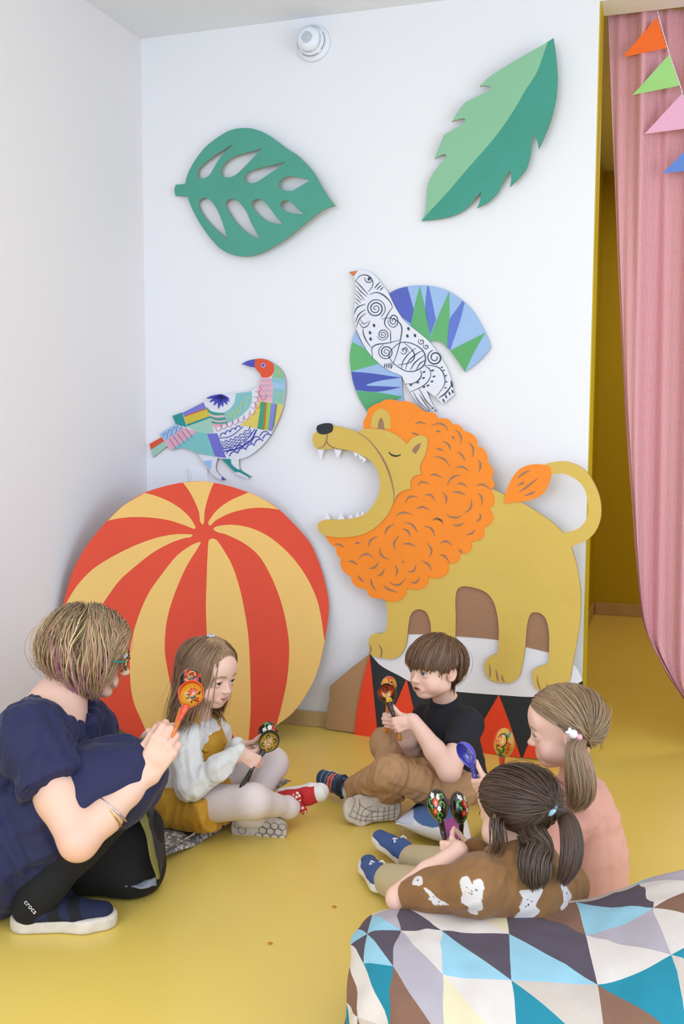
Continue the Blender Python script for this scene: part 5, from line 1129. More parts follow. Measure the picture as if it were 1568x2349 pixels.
    def lim(q):
        f_ = q[:, 1]; return np.where(f_ > .18, .565-.0*f_, np.where(f_ > .02, .50, np.where(f_ > -.13, .55, np.where(f_ > -.20, .30, .08))))
    n = 4200; r = roots_on(hd, n, lambda q: (q[:, 2] > .50+.55*np.clip(q[:, 1], 0, 1)) | ((q[:, 1] < -.14) & (q[:, 2] > .34))); lay = .018+.035*RNG.random(n)**1.2; wob = RNG.normal(0, 1, (n, 3)); jit = RNG.normal(0, .045, n); cl = np.floor(np.arctan2(r[:, 0], r[:, 1])*14)
    def fld(q, i):
        aw = q-wh; rad = (q-hd.cr[0])/hd.cr[1]**2; rad /= np.linalg.norm(rad, axis=1, keepdims=True); aw = aw/(np.linalg.norm(aw, axis=1, keepdims=True)+1e-6)
        g = down[None]*(.30+.16*i)+aw*1.0; out_ = np.sum(g*rad, 1, keepdims=True); g = g-rad*np.maximum(out_, 0)-rad*(.10+.05*i)*np.where(q[:, 1:2] > -.12, 1, .35)
        return g+wob*.08+np.stack([np.sin(cl*7.1), np.cos(cl*3.3), 0*cl], 1)*.13
    pa = grow(hd, r, .055, 18, fld, lay, body=[(v3(0, .10, .36), v3(.30, .30, .345), .6), (v3(0, -.10, .2), v3(.22, .22, .4), .5)], stop=lambda q: q[:, 2] < lim(q)+jit)
    C = np.repeat(tint(n, '#6f5139', .20)[:, None, :], 18, 1)
    hairmesh(pa*hd.hs@hd.R+hd.O, hairwidth(n, 18, .0013), C, p, 'hair', hd.w((0, 0, .5)))
build_boy()
# ------------------------------------------------------------------ girl in pink, girl in brown
def pulled_hair(hd, p, tie, n, col, front, low=.26, var=.15, w=.0012, part=None):
    lay = .012+.028*RNG.random(n); r = roots_on(hd, n, front); L = np.linalg.norm(r-tie, axis=1)
    wob = RNG.normal(0, 1, (n, 3))
    def fld(q, i):
        g = tie-q; rad = (q-hd.cr[0])/hd.cr[1]**2; rad /= np.linalg.norm(rad, axis=1, keepdims=True); g = g/(np.linalg.norm(g, axis=1, keepdims=True)+1e-6)
        return g-rad*np.sum(g*rad, 1, keepdims=True)*.8+wob*.05
    pa = grow(hd, r, L/12*1.22, 16, fld, lay, stop=lambda q: np.linalg.norm(q-tie, axis=1) < .05)
    hairmesh(pa*hd.hs@hd.R+hd.O, hairwidth(n, 16, w), tint(n, col, var), p, 'hair', hd.w((0, 0, .5)))
def build_girl_pink():
    p = person(U(1340, 2060, 2.45), 'girl in a pale pink sweatshirt with a low ponytail seen from behind')
    hd = Head(facing(-101, 6, 0), 'nose', U(1209, 1703, 2.47), .195, iris='#4a4038', brow='#b08a68', blush=.7); hd.mbrow = mat('brow_hair', '#b08d6c', .8)
    nb = U(1318, 1795, 2.53); ch = U(1330, 1875, 2.51); shL = U(1312, 1862, 2.42); shR = U(1348, 1835, 2.61); hip = U(1322, 2030, 2.51); fd = nrm(-RH*.98-CH*.2)
    elL = U(1230, 1985, 2.36); elR = U(1240, 1950, 2.68)
    QB = U(1093, 1795, 2.40); aB = nrm(U(1062, 1730, 2.40)-U(1094, 1800, 2.40)); QO = U(1152, 1778, 2.62)
    spoon('glossy blue spoon with gold leaves, seen side on above the brown-haired girl', U(1066, 1733, 2.40), aB, nrm(-RH*.85+CH*.45+ZZ*.45), blue_in, blue_out, '#3a3ea8', mhan, bl=.066, bw=.048, hl=.09)
    aO = nrm(U(1156, 1700, 2.62)-U(1148, 1780, 2.62))
    spoon('yellow and orange berry-painted spoon standing between the boy and pink girl', U(1156, 1705, 2.62), aO, nrm(-CH+RH*.55+ZZ*.1), plain_red, berry_out, '#d8481c', mhor, bl=.080, bw=.056, hl=.09)
    L = .105; fL = Fld(); WL, dL, nL = hand(fL, QB-aB*.010, aB, RH*.7+FW*.7, 'L', L, curl=(55, 80, 45)); fL.rc(WL, elL, .019, .027, .01)
    fR = Fld(); WR, dR, nR = hand(fR, QO-aO*.03, aO, -RH*.3+CH*.9, 'R', L, curl=(60, 85, 45)); fR.rc(WR, elR, .019, .027, .01)
    to = Fld(); to.rc(hip, ch, .075, .07, .03).rc(shR, shL, .035, .035, .03).rc(ch, nb, .05, .035, .03)
    body_mesh(p, [hd.mesh(neck=nb), skinpart(fL, .0024), skinpart(fR, .0028), skinpart(to, .008)]); hd.features(p)
    ms_ = mat('pink_fleece', '#dda08b', .9, bump=.15, bscale=420, sheen=.2)
    f = Fld(); f.rc(hip, ch, .100, .084, .05, flat=fd, fs=.9); f.rc(shR, shL, .047, .047, .05); f.rc(ch, nb-ZZ*.012, .078, .044, .05); f.rc(hip+RH*.03, hip+ZZ*.07+RH*.035, .088, .082, .05)
    f.chain([shL, elL, WL], [.052, .046, .030], .03); f.cut(WL+dL*.0, dL, .05); f.chain([shR, elR, WR], [.050, .044, .030], .03); f.cut(WR, dR, .05)
    f.ell(nb+ZZ*.03, (.046, .046, .03), .01, mode='s'); f.cut((0, 0, .02), (0, 0, -1))
    sw_ = garment('sweatshirt', f, .0042, ms_, p, .0070, 12, [(RH+.4*ZZ, 1), (ZZ, .5)], 11)
    ring = [nb+ZZ*.008+RH*.045*math.cos(a)+np.cross(ZZ, RH)*.045*math.sin(a)-fd*.012*0+ZZ*.010*(-fd@(RH*math.cos(a)+np.cross(ZZ, RH)*math.sin(a))) for a in np.linspace(0, 6.283, 25)]
    tube('collar', ring, .0075, ms_, sw_, seg=8)
    mtr = mat('pale_trousers', '#d8c4c4', .9, bump=.1, bscale=300)
    kL, aL_, kR, aR_ = U(1150, 1985, 2.62), U(1040, 2000, 2.78), U(1180, 1960, 2.8), U(1060, 1985, 2.95)
    f = Fld(); f.chain([hip, kL, aL_], [.085, .06, .045], .03); f.chain([hip, kR, aR_], [.085, .06, .045], .03); f.cut((0, 0, .008), (0, 0, -1)); garment('trousers', f, .005, mtr, p, .002, 16, [(kL-hip, 1)], 3)
    # hair drawn into a low side ponytail
    tie = v3(.305, -.215, .515); tw = hd.w(tie*v3(1.16, 1.08, 1)); tie_s = tie*v3(1.06, 1.06, 1)
    scalp(hd, [((0, .10, .66), (0, .92, -.45)), ((0, -.06, .44), (0, .8, -.6)), ((0, 0, .24), (0, 0, -1))], '#7d6346', p, .014)
    pulled_hair(hd, p, tie_s, 4600, '#96795a', lambda q: (q[:, 2] > np.minimum(.50+1.0*np.clip(q[:, 1]+.07, 0, 1), .80+.2*np.abs(q[:, 0]))) | ((q[:, 1] < -.16) & (q[:, 2] > .26)), var=.18)
    ponytail(p, [tw, U(1319, 1712, 2.365), U(1326, 1745, 2.35), U(1332, 1785, 2.345), U(1332, 1822, 2.35), U(1312, 1860, 2.36)], [.010, .022, .030, .034, .032, .016], 1100, .0012, '#94775a', .2, tipc=1.1)
    mtie = mat('white_bead', '#f1eef2', .35); mpk = mat('pink_bead', '#e9a9bd', .35)
    c0 = U(1314, 1684, 2.335)
    hc = Fld(); hc.ell(c0, .0105, .002).ell(c0+UP*.010-RT*.008, (.004, .004, .006), .002).ell(c0+UP*.004-RT*.013, (.006, .0035, .0035), .002); o = garment('hair_tie', hc, .0015, mtie, p, sm=0)
    hc = Fld(); hc.ell(c0+RT*.014-UP*.007, .0075, 0); garment('bead', hc, .0015, mpk, o, sm=0)
build_girl_pink()
def build_girl_brown():
    p = person(U(1170, 2110, 2.1), 'little girl in a brown sweater with white animals leaning on the beanbag')
    hd = Head(facing(-145, 10, 4), 'center', U(1183, 1853, 2.13), .186, brow='#6a4c38', blush=.6); hd.mbrow = mat('brow_hair', '#7a5a44', .8)
    nb = U(1205, 1955, 2.13); ch = U(1195, 2020, 2.10); shL = U(1092, 2030, 2.03); shR = U(1285, 2030, 2.20); hip = U(1205, 2120, 2.14); fd = nrm(-RH*.8-CH*.6)
    elL = U(913, 2060, 2.10); elR = U(1190, 2040, 2.36)
    aL = nrm(U(1004, 1850, 2.19)-U(1027, 1966, 2.17)); QL = U(1022, 1945, 2.172); aR = nrm(U(1049, 1852, 2.24)-U(1062, 1960, 2.23)); QR = U(1060, 1942, 2.232)
    spoon('black flowered spoon nearest the blue shoes, held by the brown-haired girl', U(1004, 1848, 2.19), aL, nrm(-CH+RH*.1), plain_red, blk_flowers, BK, mhan, bl=.072, bw=.046, hl=.085)
    spoon('black flowered spoon turned half sideways beside its twin, nearer the ponytail girl', U(1049, 1853, 2.24), aR, nrm(-CH*.75-RH*.65), plain_red, blk_flowers, BK, mhan, bl=.072, bw=.046, hl=.085)
    L = .095; fL = Fld(); WL, dL, nL = hand(fL, QL-aL*.004, aL, RH*.75+FW*.65, 'L', L, curl=(50, 75, 40), thumb=(.35, .45, .6)); fL.chain([elL, elL*.5+WL*.5, WL], [.027, .026, .0180], .012)
    fR = Fld(); WR, dR, nR = hand(fR, QR-aR*.006, aR, -RH*.85+CH*.3, 'R', L, curl=(55, 80, 45)); fR.chain([elR, WR], [.030, .0185], .012)
    to = Fld(); to.rc(hip, ch, .07, .065, .03).rc(shR, shL, .033, .033, .03).rc(ch, nb, .05, .035, .03)
    body_mesh(p, [hd.mesh(neck=nb), skinpart(fL, .0023, tips=[(elL, .03)]), skinpart(fR, .0026), skinpart(to, .008)]); hd.features(p)
    mk_ = mat('brown_knit', None, .95, attr=True, bump=.3, bscale=260, sheen=.15)
    zz = Zm(800, 1540, 1568/668)
    shapes = [zz(q) for q in [
        [(600, 1160), (598, 1130), (612, 1108), (640, 1105), (655, 1130), (662, 1150), (670, 1130), (690, 1118), (715, 1125), (726, 1160), (720, 1210), (715, 1240), (722, 1270), (712, 1290), (695, 1290), (690, 1310), (660, 1305), (640, 1290), (645, 1270), (620, 1255), (602, 1240), (604, 1215), (612, 1205)],
        [(345, 1150), (342, 1130), (358, 1105), (385, 1102), (395, 1115), (392, 1150)],
        [(402, 1170), (420, 1168), (450, 1195), (480, 1225), (520, 1245), (535, 1258), (500, 1258), (455, 1255), (445, 1235), (430, 1230), (432, 1210)],
        [(918, 1185), (980, 1175), (990, 1195), (1000, 1175), (1030, 1165), (1042, 1185), (1020, 1230), (1005, 1265), (1028, 1290), (1000, 1320), (960, 1345), (880, 1350), (900, 1310), (920, 1290), (915, 1270), (925, 1250), (935, 1220)],
        [(1140, 1150), (1165, 1155), (1190, 1190), (1200, 1215), (1180, 1245), (1215, 1255), (1228, 1285), (1215, 1310), (1190, 1325), (1170, 1300), (1145, 1290), (1138, 1270), (1155, 1240), (1150, 1190)]]]
    dots = [zz([q])[0] for q in [(632, 1163), (685, 1178), (658, 1185), (645, 1195), (662, 1198), (960, 1230), (985, 1240), (965, 1255), (950, 1268), (370, 1125), (455, 1215), (485, 1240), (1172, 1195)]]
    def colf(V):
        C = np.tile(np.array(lin('#8b6238')), (len(V), 1))*(1+.06*noise3(V*60))[:, None]; P = px(V); vis = (V-ch)@CH > -.05
        for s_ in shapes:
            q = np.array(catmull([tuple(a) for a in s_], 4)); x, y = P[:, 0], P[:, 1]; ins = np.zeros(len(V), bool); j = len(q)-1
            for i in range(len(q)):
                c_ = ((q[i, 1] > y) != (q[j, 1] > y)) & (x < (q[j, 0]-q[i, 0])*(y-q[i, 1])/(q[j, 1]-q[i, 1]+1e-12)+q[i, 0]); ins ^= c_; j = i
            C[ins & vis] = lin('#dcd4cd')
        for (x_, y_) in dots: C[(np.hypot(P[:, 0]-x_, P[:, 1]-y_) < 2.0) & vis] = lin('#3a302c')
        for (x_, y_) in [zz([(622, 1192)])[0], zz([(690, 1222)])[0]]: C[(np.hypot(P[:, 0]-x_, P[:, 1]-y_) < 4.0) & vis] = lin('#e8c4bc')
        return C
    f = Fld(); f.rc(hip, ch, .105, .088, .05, flat=fd, fs=.9); f.rc(shR, shL, .052, .052, .05); f.rc(ch, nb-ZZ*.015, .075, .045, .05)
    cu = elL+(shL-elL)*.10
    f.chain([shL, shL*.45+elL*.55, cu], [.052, .037, .030], .03); f.cut(cu, elL-shL, .06); f.chain([shR, elR, WR], [.050, .042, .030], .03)
    f.ell(nb+ZZ*.03, (.045, .045, .03), .01, mode='s')
    garment('sweater', f, .0023, mk_, p, .0050, 14, [(ZZ+.5*RH, 1), (shL-elL, .5)], 21, colf=colf)
    mtr = mat('beige_trousers', '#c9b68f', .9, bump=.1, bscale=300)
    kL, aL_ = U(1010, 2050, 2.40), U(895, 2020, 2.58); kR, aR_ = U(1060, 2000, 2.50), U(950, 1975, 2.70)
    f = Fld(); f.chain([hip, kL, aL_], [.08, .055, .042], .03); f.chain([hip, kR, aR_], [.08, .055, .042], .03); f.cut((0, 0, .012), (0, 0, -1)); garment('trousers', f, .005, mtr, p, .002, 16, [(kL-hip, 1)], 4)
    def vans(V):
        C = np.tile(np.array(lin('#40598c')), (len(V), 1)); return C
    mla = mat('white_lace', '#eceaf0', .8)
    for h_, t_, ft in ((G(874, 2052, .008), G(833, 1976, .018), 'L'), (G(942, 1992, .008), G(878, 1938, .03), 'R')):
        t_ = h_+nrm(t_-h_)*.165
        up, R, Ls, o = shoe(p, h_, t_, ZZ+RH*.15+CH*.25, mrub, mfab, vans, st=.13, foot=ft, rise=.33, open_=False, toe_h=.10)
        for k in range(4):
            f = Fld(); x_ = .40+.075*k; z0 = .305-.035*k; f.chain([v3(x_, -.085, z0-.03), v3(x_+.02, 0, z0), v3(x_, .085, z0-.03)], [.016]*3, .01); V, F = f.build(.009); mk('lace', V*Ls@R+o, F, mla, up)
        f = Fld(); f.chain([v3(.36, .0, .32), v3(.38, .09, .36), v3(.33, .13, .33), v3(.36, .02, .32), v3(.38, -.09, .36), v3(.33, -.12, .33)], [.012]*6, .006); V, F = f.build(.008); mk('lace_bow', V*Ls@R+o, F, mla, up)
    tie = v3(.03, -.46, .66); tie_s = tie*v3(1, 1.05, 1); tw = hd.w(tie*v3(1, 1.10, 1))
    scalp(hd, [((0, .20, .66), (0, .92, -.40)), ((0, .02, .42), (0, .7, -.72)), ((0, 0, .22), (0, 0, -1))], '#33241c', p, .016)
    pulled_hair(hd, p, tie_s, 4600, '#4a372b', lambda q: (q[:, 2] > .44+.62*np.clip(q[:, 1]+.05, 0, 1)) | ((q[:, 1] < -.14) & (q[:, 2] > .20)), var=.25)
    ponytail(p, [tw, U(1292, 1866, 2.07), U(1306, 1895, 2.04), U(1312, 1940, 2.02), U(1306, 1985, 2.01), U(1285, 2030, 2.01)], [.008, .016, .020, .022, .020, .010], 800, .0012, '#4a3428', .25, tipc=1.15)
    # loose strands below the tie and beside the cheek
    ponytail(p, [hd.w((.12, -.34, .36)), U(1232, 1945, 2.035), U(1225, 1975, 2.005), U(1228, 2015, 2.0), U(1235, 2038, 2.0)], [.03, .034, .034, .030, .018], 420, .0011, '#4c392c', .25, 'loose_hair')
    ponytail(p, [hd.w((.28, .0, .56)), U(1138, 1890, 2.04), U(1142, 1930, 2.04), U(1128, 1975, 2.05)], [.012, .018, .022, .016], 40, .0010, '#4c392c', .25, 'loose_hair')
    mbl = mat('pale_blue_elastic', '#a6d2ea', .8, bump=.3, bscale=300)
    ax = nrm(U(1292, 1866, 2.07)-hd.w(tie)); e1 = nrm(np.cross(ax, UP)); e2 = np.cross(ax, e1); ctr = tw+ax*.010
    tube('hair_tie', [ctr+(e1*math.cos(a)+e2*math.sin(a))*.0135 for a in np.linspace(0, 6.283, 20)], .0075, mbl, p, seg=8)
build_girl_brown()
# ------------------------------------------------------------------ adult crouching at the left
def build_adult():
    p = person(G(130, 2140), 'woman with pink-streaked bob and glasses crouching in a navy dress')
    sk = np.array(lin('#efc2aa'))
    hd = Head(facing(104, 12, 0), 'nose', U(298, 1543, 2.66), .222, kid=False, mouth='closed', skin=sk, iris='#5a6a5c', brow='#7a5c48', blush=.6); hd.mbrow = mat('brow_hair', '#7d5f4a', .8)
    nb = U(138, 1632, 2.60); ch = U(95, 1735, 2.56); shR = U(72, 1688, 2.44); shL = U(196, 1672, 2.74); hip = U(-50, 1900, 2.58); fd = nrm(RH*.9-ZZ*.3)
    hipR, kneeR, ankR = U(-40, 1925, 2.47), U(284, 1786, 2.45), U(100, 2035, 2.42)
    hipL, kneeL = U(-10, 1900, 2.68), U(302, 1985, 2.62)
    elR = U(180, 1930, 2.32); elL = U(215, 1790, 2.72)
    aA = nrm(U(438, 1590, 2.47)-U(402, 1672, 2.44)); QR = U(404, 1668, 2.44)
    spoon('red-rimmed spoon with berries and leaves inside, held up by the woman', U(437, 1592, 2.47), nrm(U(440, 1585, 2.475)-U(401, 1675, 2.44)), nrm(CH+v3(0, 0, .25)-RH*.05), khokh_in, plain_red, '#e0451c', mhor, bl=.070, bw=.064, hl=.105)
    aL = nrm(U(432, 1560, 2.55)-U(396, 1668, 2.52)); QL = U(396, 1668, 2.52)
    spoon('black spoon with big red berries turned back outwards behind the red-rimmed spoon', U(436, 1562, 2.55), aL, nrm(-CH+v3(0, 0, .1)), plain_red, khokh_out, BK, mhor, bl=.066, bw=.058, hl=.115)
    L = .172; fR = Fld(); e4 = {0: (28, 42, 22), 1: (34, 46, 26), 2: (40, 50, 30), 3: (46, 54, 32)}
    WR, dR, nR = hand(fR, QR-aA*.004, -RT*.85+UP*.53, FW*.95-RT*.15, 'R', L, ext=e4, gap=.10, along=.74, thumb=(.85, .02, .45))
    fR.chain([shR, shR*.4+elR*.6, elR, elR*.62+WR*.38, elR*.25+WR*.75, WR], [.056, .052, .042, .039, .028, .025], .02)
    fL = Fld(); WL, dL, nL = hand(fL, QL-aL*.004, -RT*.80+UP*.6, -FW*.95-RT*.15, 'L', L, ext=e4, gap=.10, along=.74, thumb=(.85, .02, .45)); fL.chain([shL, elL, elL*.5+WL*.5, WL], [.055, .044, .040, .026], .02)
    to = Fld(); to.rc(hip, ch, .12, .10, .05).rc(shR, shL, .05, .05, .05).rc(ch, nb, .08, .055, .06); to.rc(nb-fd*.03, hd.w((0, -.1, .2)), .060, .055, .05)
    body_mesh(p, [hd.mesh(neck=nb), skinpart(fR, .0028, sk, tips=[(QR, .05), (elR, .05)]), skinpart(fL, .0030, sk), skinpart(to, .006, sk)]); hd.features(p)
    # dress
    mn = mat('navy_cotton', '#1d2048', .75, bump=.06, bscale=260, sheen=.1)
    f = Fld(); f.rc(hip, ch, .150, .118, .06); f.rc(shR, shL, .062, .060, .06); f.rc(ch, nb-ZZ*.03-RH*.02, .105, .070, .06); f.rc(shR, nb-RH*.04-ZZ*.01, .062, .05, .05); f.rc(shL, nb+RH*.02-ZZ*.02, .058, .05, .05)
    sR = shR*.52+elR*.48; sL = shL*.5+elL*.5
    f.rc(shR, sR, .072, .076, .04); f.cut(sR, elR-shR, .10); f.rc(shL, sL, .066, .064, .04); f.cut(sL, elL-shL, .09)
    f.ell(nb+ZZ*.03+RH*.03, (.092, .092, .052), .012, R=np.array([RH, np.cross(ZZ, RH), ZZ])@np.eye(3), mode='s')
    dr = garment('dress', f, .0048, mn, p, .0110, 13, [(elR-shR, 1), (ZZ+.6*RH, .8)], 31)
    f = Fld(); f.rc(hip, hipR*.2+kneeR*.8, .155, .105, .06); f.rc(hipR*.2+kneeR*.8, kneeR, .100, .078, .05); f.rc(hip, hipL*.45+kneeL*.55, .15, .13, .06); f.rc(hipR-ZZ*.05, U(95, 1930, 2.44), .13, .07, .08); f.rc(hip-ZZ*.06, U(60, 1960, 2.52), .12, .06, .06)
    f.rc(U(20, 1960, 2.47), U(-10, 2040, 2.5), .07, .05, .08); f.rc(U(90, 1950, 2.46), U(150, 1960, 2.46), .045, .03, .06); f.rc(kneeR+FW*.02, kneeR+FW*.13-ZZ*.02, .078, .076, .05)
    sk_ = garment('skirt', f, .0052, mn, p, .0130, 10, [(kneeR-hipR, .6), (ZZ-.5*RH, 1)], 41)
    # hanging hem with olive lining
    LCv = [(357, 1767), (330, 1800), (314, 1836), (322, 1880), (338, 1925), (350, 1978), (360, 2016)]; RC = [(361, 1768), (351, 1800), (343, 1838), (342, 1880), (350, 1920), (362, 1970), (367, 2014)]; SC = [(363, 1768), (357, 1800), (352, 1838), (360, 1880), (372, 1920), (378, 1962), (368, 2016)]
    def strip(name, A, B, dA, dB, m):
        A = catmull(A, 6, False); B = catmull(B, 6, False); V = []; n = len(A); k = 5
        for i in range(n):
            a, b_ = U(*A[i], dA), U(*B[i], dB)
            for j in range(k): V.append(a+(b_-a)*j/(k-1)+CH*.006*math.sin(j*1.2+i*.5))
        V = [np.array([v[0], v[1], max(v[2], .006)]) for v in V]
        F = np.array([(i*k+j, (i+1)*k+j, (i+1)*k+j+1, i*k+j+1) for i in range(n-1) for j in range(k-1)])
        o = mk(name, V, F, m, sk_); md = o.modifiers.new('th', 'SOLIDIFY'); md.thickness = .003; return o
    strip('lining', LCv, RC, 2.50, 2.54, mat('olive_lining', '#7d7a3e', .55, mott=.2, mscale=25)); strip('hem', RC, SC, 2.538, 2.60, mat('dark_hem', '#26232c', .7))
    strip('hem_edge', [(280, 2030), (310, 2026), (335, 2020), (355, 2010)], [(300, 2037), (325, 2037), (345, 2036), (360, 2030)], 2.545, 2.53, mat('grey_lining', '#8d8f98', .7))
    # leggings
    mlg = mat('black_leggings', '#0d0c10', .85)
    f = Fld(); f.chain([hipR, kneeR-ZZ*.02, ankR], [.09, .062, .048], .04); f.rc(kneeR-ZZ*.02, kneeR*.45+ankR*.55-RH*.01, .06, .062, .04); f.rc(ankR, U(70, 2075, 2.42), .048, .046, .03)
    f.rc(U(110, 1935, 2.64), kneeL, .115, .082, .06); f.rc(kneeL, U(120, 2010, 2.78), .075, .055, .04); f.rc(U(190, 1930, 2.60), U(320, 1900, 2.60), .10, .06, .06); f.cut((0, 0, .006), (0, 0, -1))
    garment('leggings', f, .0055, mlg, p, .0025, 14, [(kneeR-ankR, 1)], 5)
    # slip-on shoe with the word on its collar
    mshoe = mat('navy_knit_shoe', None, .85, attr=True, bump=.1, bscale=300)
    def cs(V):
        C = np.tile(np.array(lin('#1b2140')), (len(V), 1)); x, z_ = V[:, 0], V[:, 2]
        b1 = np.abs(x-.40-.5*(.3-z_)*.6) < .055; b2 = np.abs(x-.60-.5*(.25-z_)*.8) < .055; C[b1 | b2 | (x < .22)] = lin('#0e0e12'); return C
    hl, te = G(22, 2128, .0), G(252, 2122, .0); te = hl+nrm(te-hl)*.258
    up, R, Ls, o = shoe(p, hl-FW*.0, te, ZZ, mat('dirty_white_sole', '#ddd2c4', .65, mott=.12, mscale=30), mshoe, cs, name='shoe', st=.13, foot='R', rise=.42, toe_h=.095, open_=False, wid=1.25)
    fc = bpy.data.curves.new('lettering', 'FONT'); fc.body = 'crocs'; fc.size = .0165; fc.extrude = .0004; fc.space_character = 1.05
    to_ = bpy.data.objects.new('lettering', fc); dg_ = None
    COL.objects.link(to_); bpy.context.view_layer.update(); me = bpy.data.meshes.new_from_object(to_.evaluated_get(bpy.context.evaluated_depsgraph_get())); bpy.data.objects.remove(to_)
    tx = nrm(U(70, 2082, 2.35)-U(54, 2064, 2.35)); tn = nrm(CH+ZZ*.1); tn = nrm(tn-tx*(tn@tx)); ty = np.cross(tn, tx)
    n_ = len(me.vertices); co = np.zeros(n_*3, np.float32); me.vertices.foreach_get('co', co); co = co.reshape(-1, 3)
    pos = U(54, 2070, 2.366); Vt = pos+co[:, :1]*tx+co[:, 1:2]*ty+co[:, 2:]*tn
    mk('lettering', Vt, [tuple(q.vertices) for q in me.polygons], mat('white_print', '#e8e8ea', .6), up, smooth=False)
    # bracelets, ring, glasses
    gold = mat('gold', '#d9b36a', .22, metal=1.0); silv = mat('silver', '#d8d8dc', .2, metal=1.0)
    ad = nrm(WR-elR)
    for k, (m_, tl) in enumerate(((silv, .12), (gold, -.05))):
        c = elR*.50+WR*.50-ad*(.012*k)-UP*.004; ax = nrm(ad+UP*tl); e1 = nrm(np.cross(ax, FW)); e2 = np.cross(ax, e1)
        tube('bracelet', [c+(e1*math.cos(a)+e2*math.sin(a))*.0425 for a in np.linspace(0, 6.283, 33)], .0022, m_, p, seg=8)
    gl_ = mat('glasses_frame', '#243038', .35); tl_ = mat('teal_temple', '#1f8f86', .35)
    gm = bpy.data.materials.new('lens_glass'); gm.use_nodes = True; b = gm.node_tree.nodes['Principled BSDF']; b.inputs['Transmission Weight'].default_value = 1; b.inputs['Roughness'].default_value = 0; b.inputs['IOR'].default_value = 1.05
    gs = None
    for q in (-1, 1):
        c = v3(q*.155, .475, .485); pts = []; rad = []
        for a in np.linspace(0, 6.283, 25): pts.append(hd.w(c+v3(q*.125*math.cos(a), -.05*abs(math.cos(a))*(1 if math.cos(a) > 0 else 0), .085*math.sin(a)+.02*math.cos(a)*(math.sin(a) > 0))))
        rim_ = tube('glasses_rim', pts, .0014, gl_, gs or p, seg=6); gs = gs or rim_
        Vl = [np.mean(pts, axis=0)]+pts[:-1]; mk('lens', Vl, [(0, i+1, (i+1) % 24+1) for i in range(24)], gm, gs)
        tube('temple', [hd.w((q*.285, .43, .515)), hd.w((q*.345, .30, .515)), hd.w((q*.375, .0, .50)), hd.w((q*.36, -.12, .44))], [.003, .002, .0016, .0016], tl_, gs, seg=6)
    tube('bridge', [hd.w((-.035, .485, .50)), hd.w((0, .50, .51)), hd.w((.035, .485, .50))], .0014, gl_, gs, seg=6)
    # wavy bob with pink streaks
    down = nrm(hd.loc(hd.O-ZZ)-hd.loc(hd.O))
    scalp(hd, [((0, .20, .70), (0, .9, -.35)), ((0, .05, .36), (0, .85, -.5)), ((0, 0, .16), (0, 0, -1))], '#86694c', p, .035)
    n = 6500; r = roots_on(hd, n, lambda q: (q[:, 2] > .52+.62*np.clip(q[:, 1]+.04, 0, 1)) | ((q[:, 1] < -.05) & (q[:, 2] > .36))); lay = .03+.075*RNG.random(n); wob = RNG.normal(0, 1, (n, 3)); ph = np.floor(np.arctan2(r[:, 0], r[:, 1])*9)*2.4+r[:, 2]*5; jit = RNG.normal(0, .045, n)
    part = v3(.06, 0, 1.0)
    def fld(q, i):
        sd = np.sign(q[:, :1]-.05); rad = (q-hd.cr[0])/hd.cr[1]**2; rad /= np.linalg.norm(rad, axis=1, keepdims=True)
        g = down[None]*(.35+.12*i)+sd*v3(.75, 0, 0)*(q[:, 2:3] > .8)-v3(0, 1.1, 0)*(q[:, 1:2] > .22+.22*np.clip(q[:, 2:3]-.55, 0, 1))+v3(0, -.55, 0)*((q[:, 1:2] < -.1) & (q[:, 2:3] > .72))
        o_ = np.sum(g*rad, 1, keepdims=True); g = g-rad*np.maximum(o_, 0)*1.0-rad*.10*(i > 5)
        wv = np.sin(ph+i*.85)[:, None]*np.array([.20, .24, 0])*min(1, i/6)
        return g+wob*.12+wv+v3(0, .05, 0)*((q[:, 2:3] < .35) & (q[:, 1:2] > -.1))-v3(0, -.25, 0)*((q[:, 2:3] < .32) & (q[:, 1:2] < -.15))
    lim = lambda q: np.where(q[:, 1] > .10, .08, np.where(q[:, 1] > -.2, .12, .20))
    pa = grow(hd, r, .058, 22, fld, lay, body=[(v3(0, .10, .37), v3(.285, .30, .37), .8), (v3(0, -.08, .2), v3(.27, .26, .4), .4)], stop=lambda q: q[:, 2] < lim(q)+jit)
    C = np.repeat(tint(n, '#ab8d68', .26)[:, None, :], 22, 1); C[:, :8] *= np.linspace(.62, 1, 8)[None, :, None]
    end = pa[:, -1]; pk_ = ((end[:, 1] < .02) & (RNG.random(n) < .62) | (RNG.random(n) < .22)) & (noise3(r*3.0) > -.25); pk = np.array(lin('#d070a8'))
    w_ = np.clip((np.arange(22)-6)/8, 0, 1)[None, :, None]*.92; C[pk_] = C[pk_]*(1-w_)+pk*w_
    bl_ = (RNG.random(n) < .25) & ~pk_; C[bl_] = C[bl_]*1.35
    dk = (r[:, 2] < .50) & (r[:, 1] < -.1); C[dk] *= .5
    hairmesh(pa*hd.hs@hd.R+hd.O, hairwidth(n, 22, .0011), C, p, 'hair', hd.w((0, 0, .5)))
build_adult()

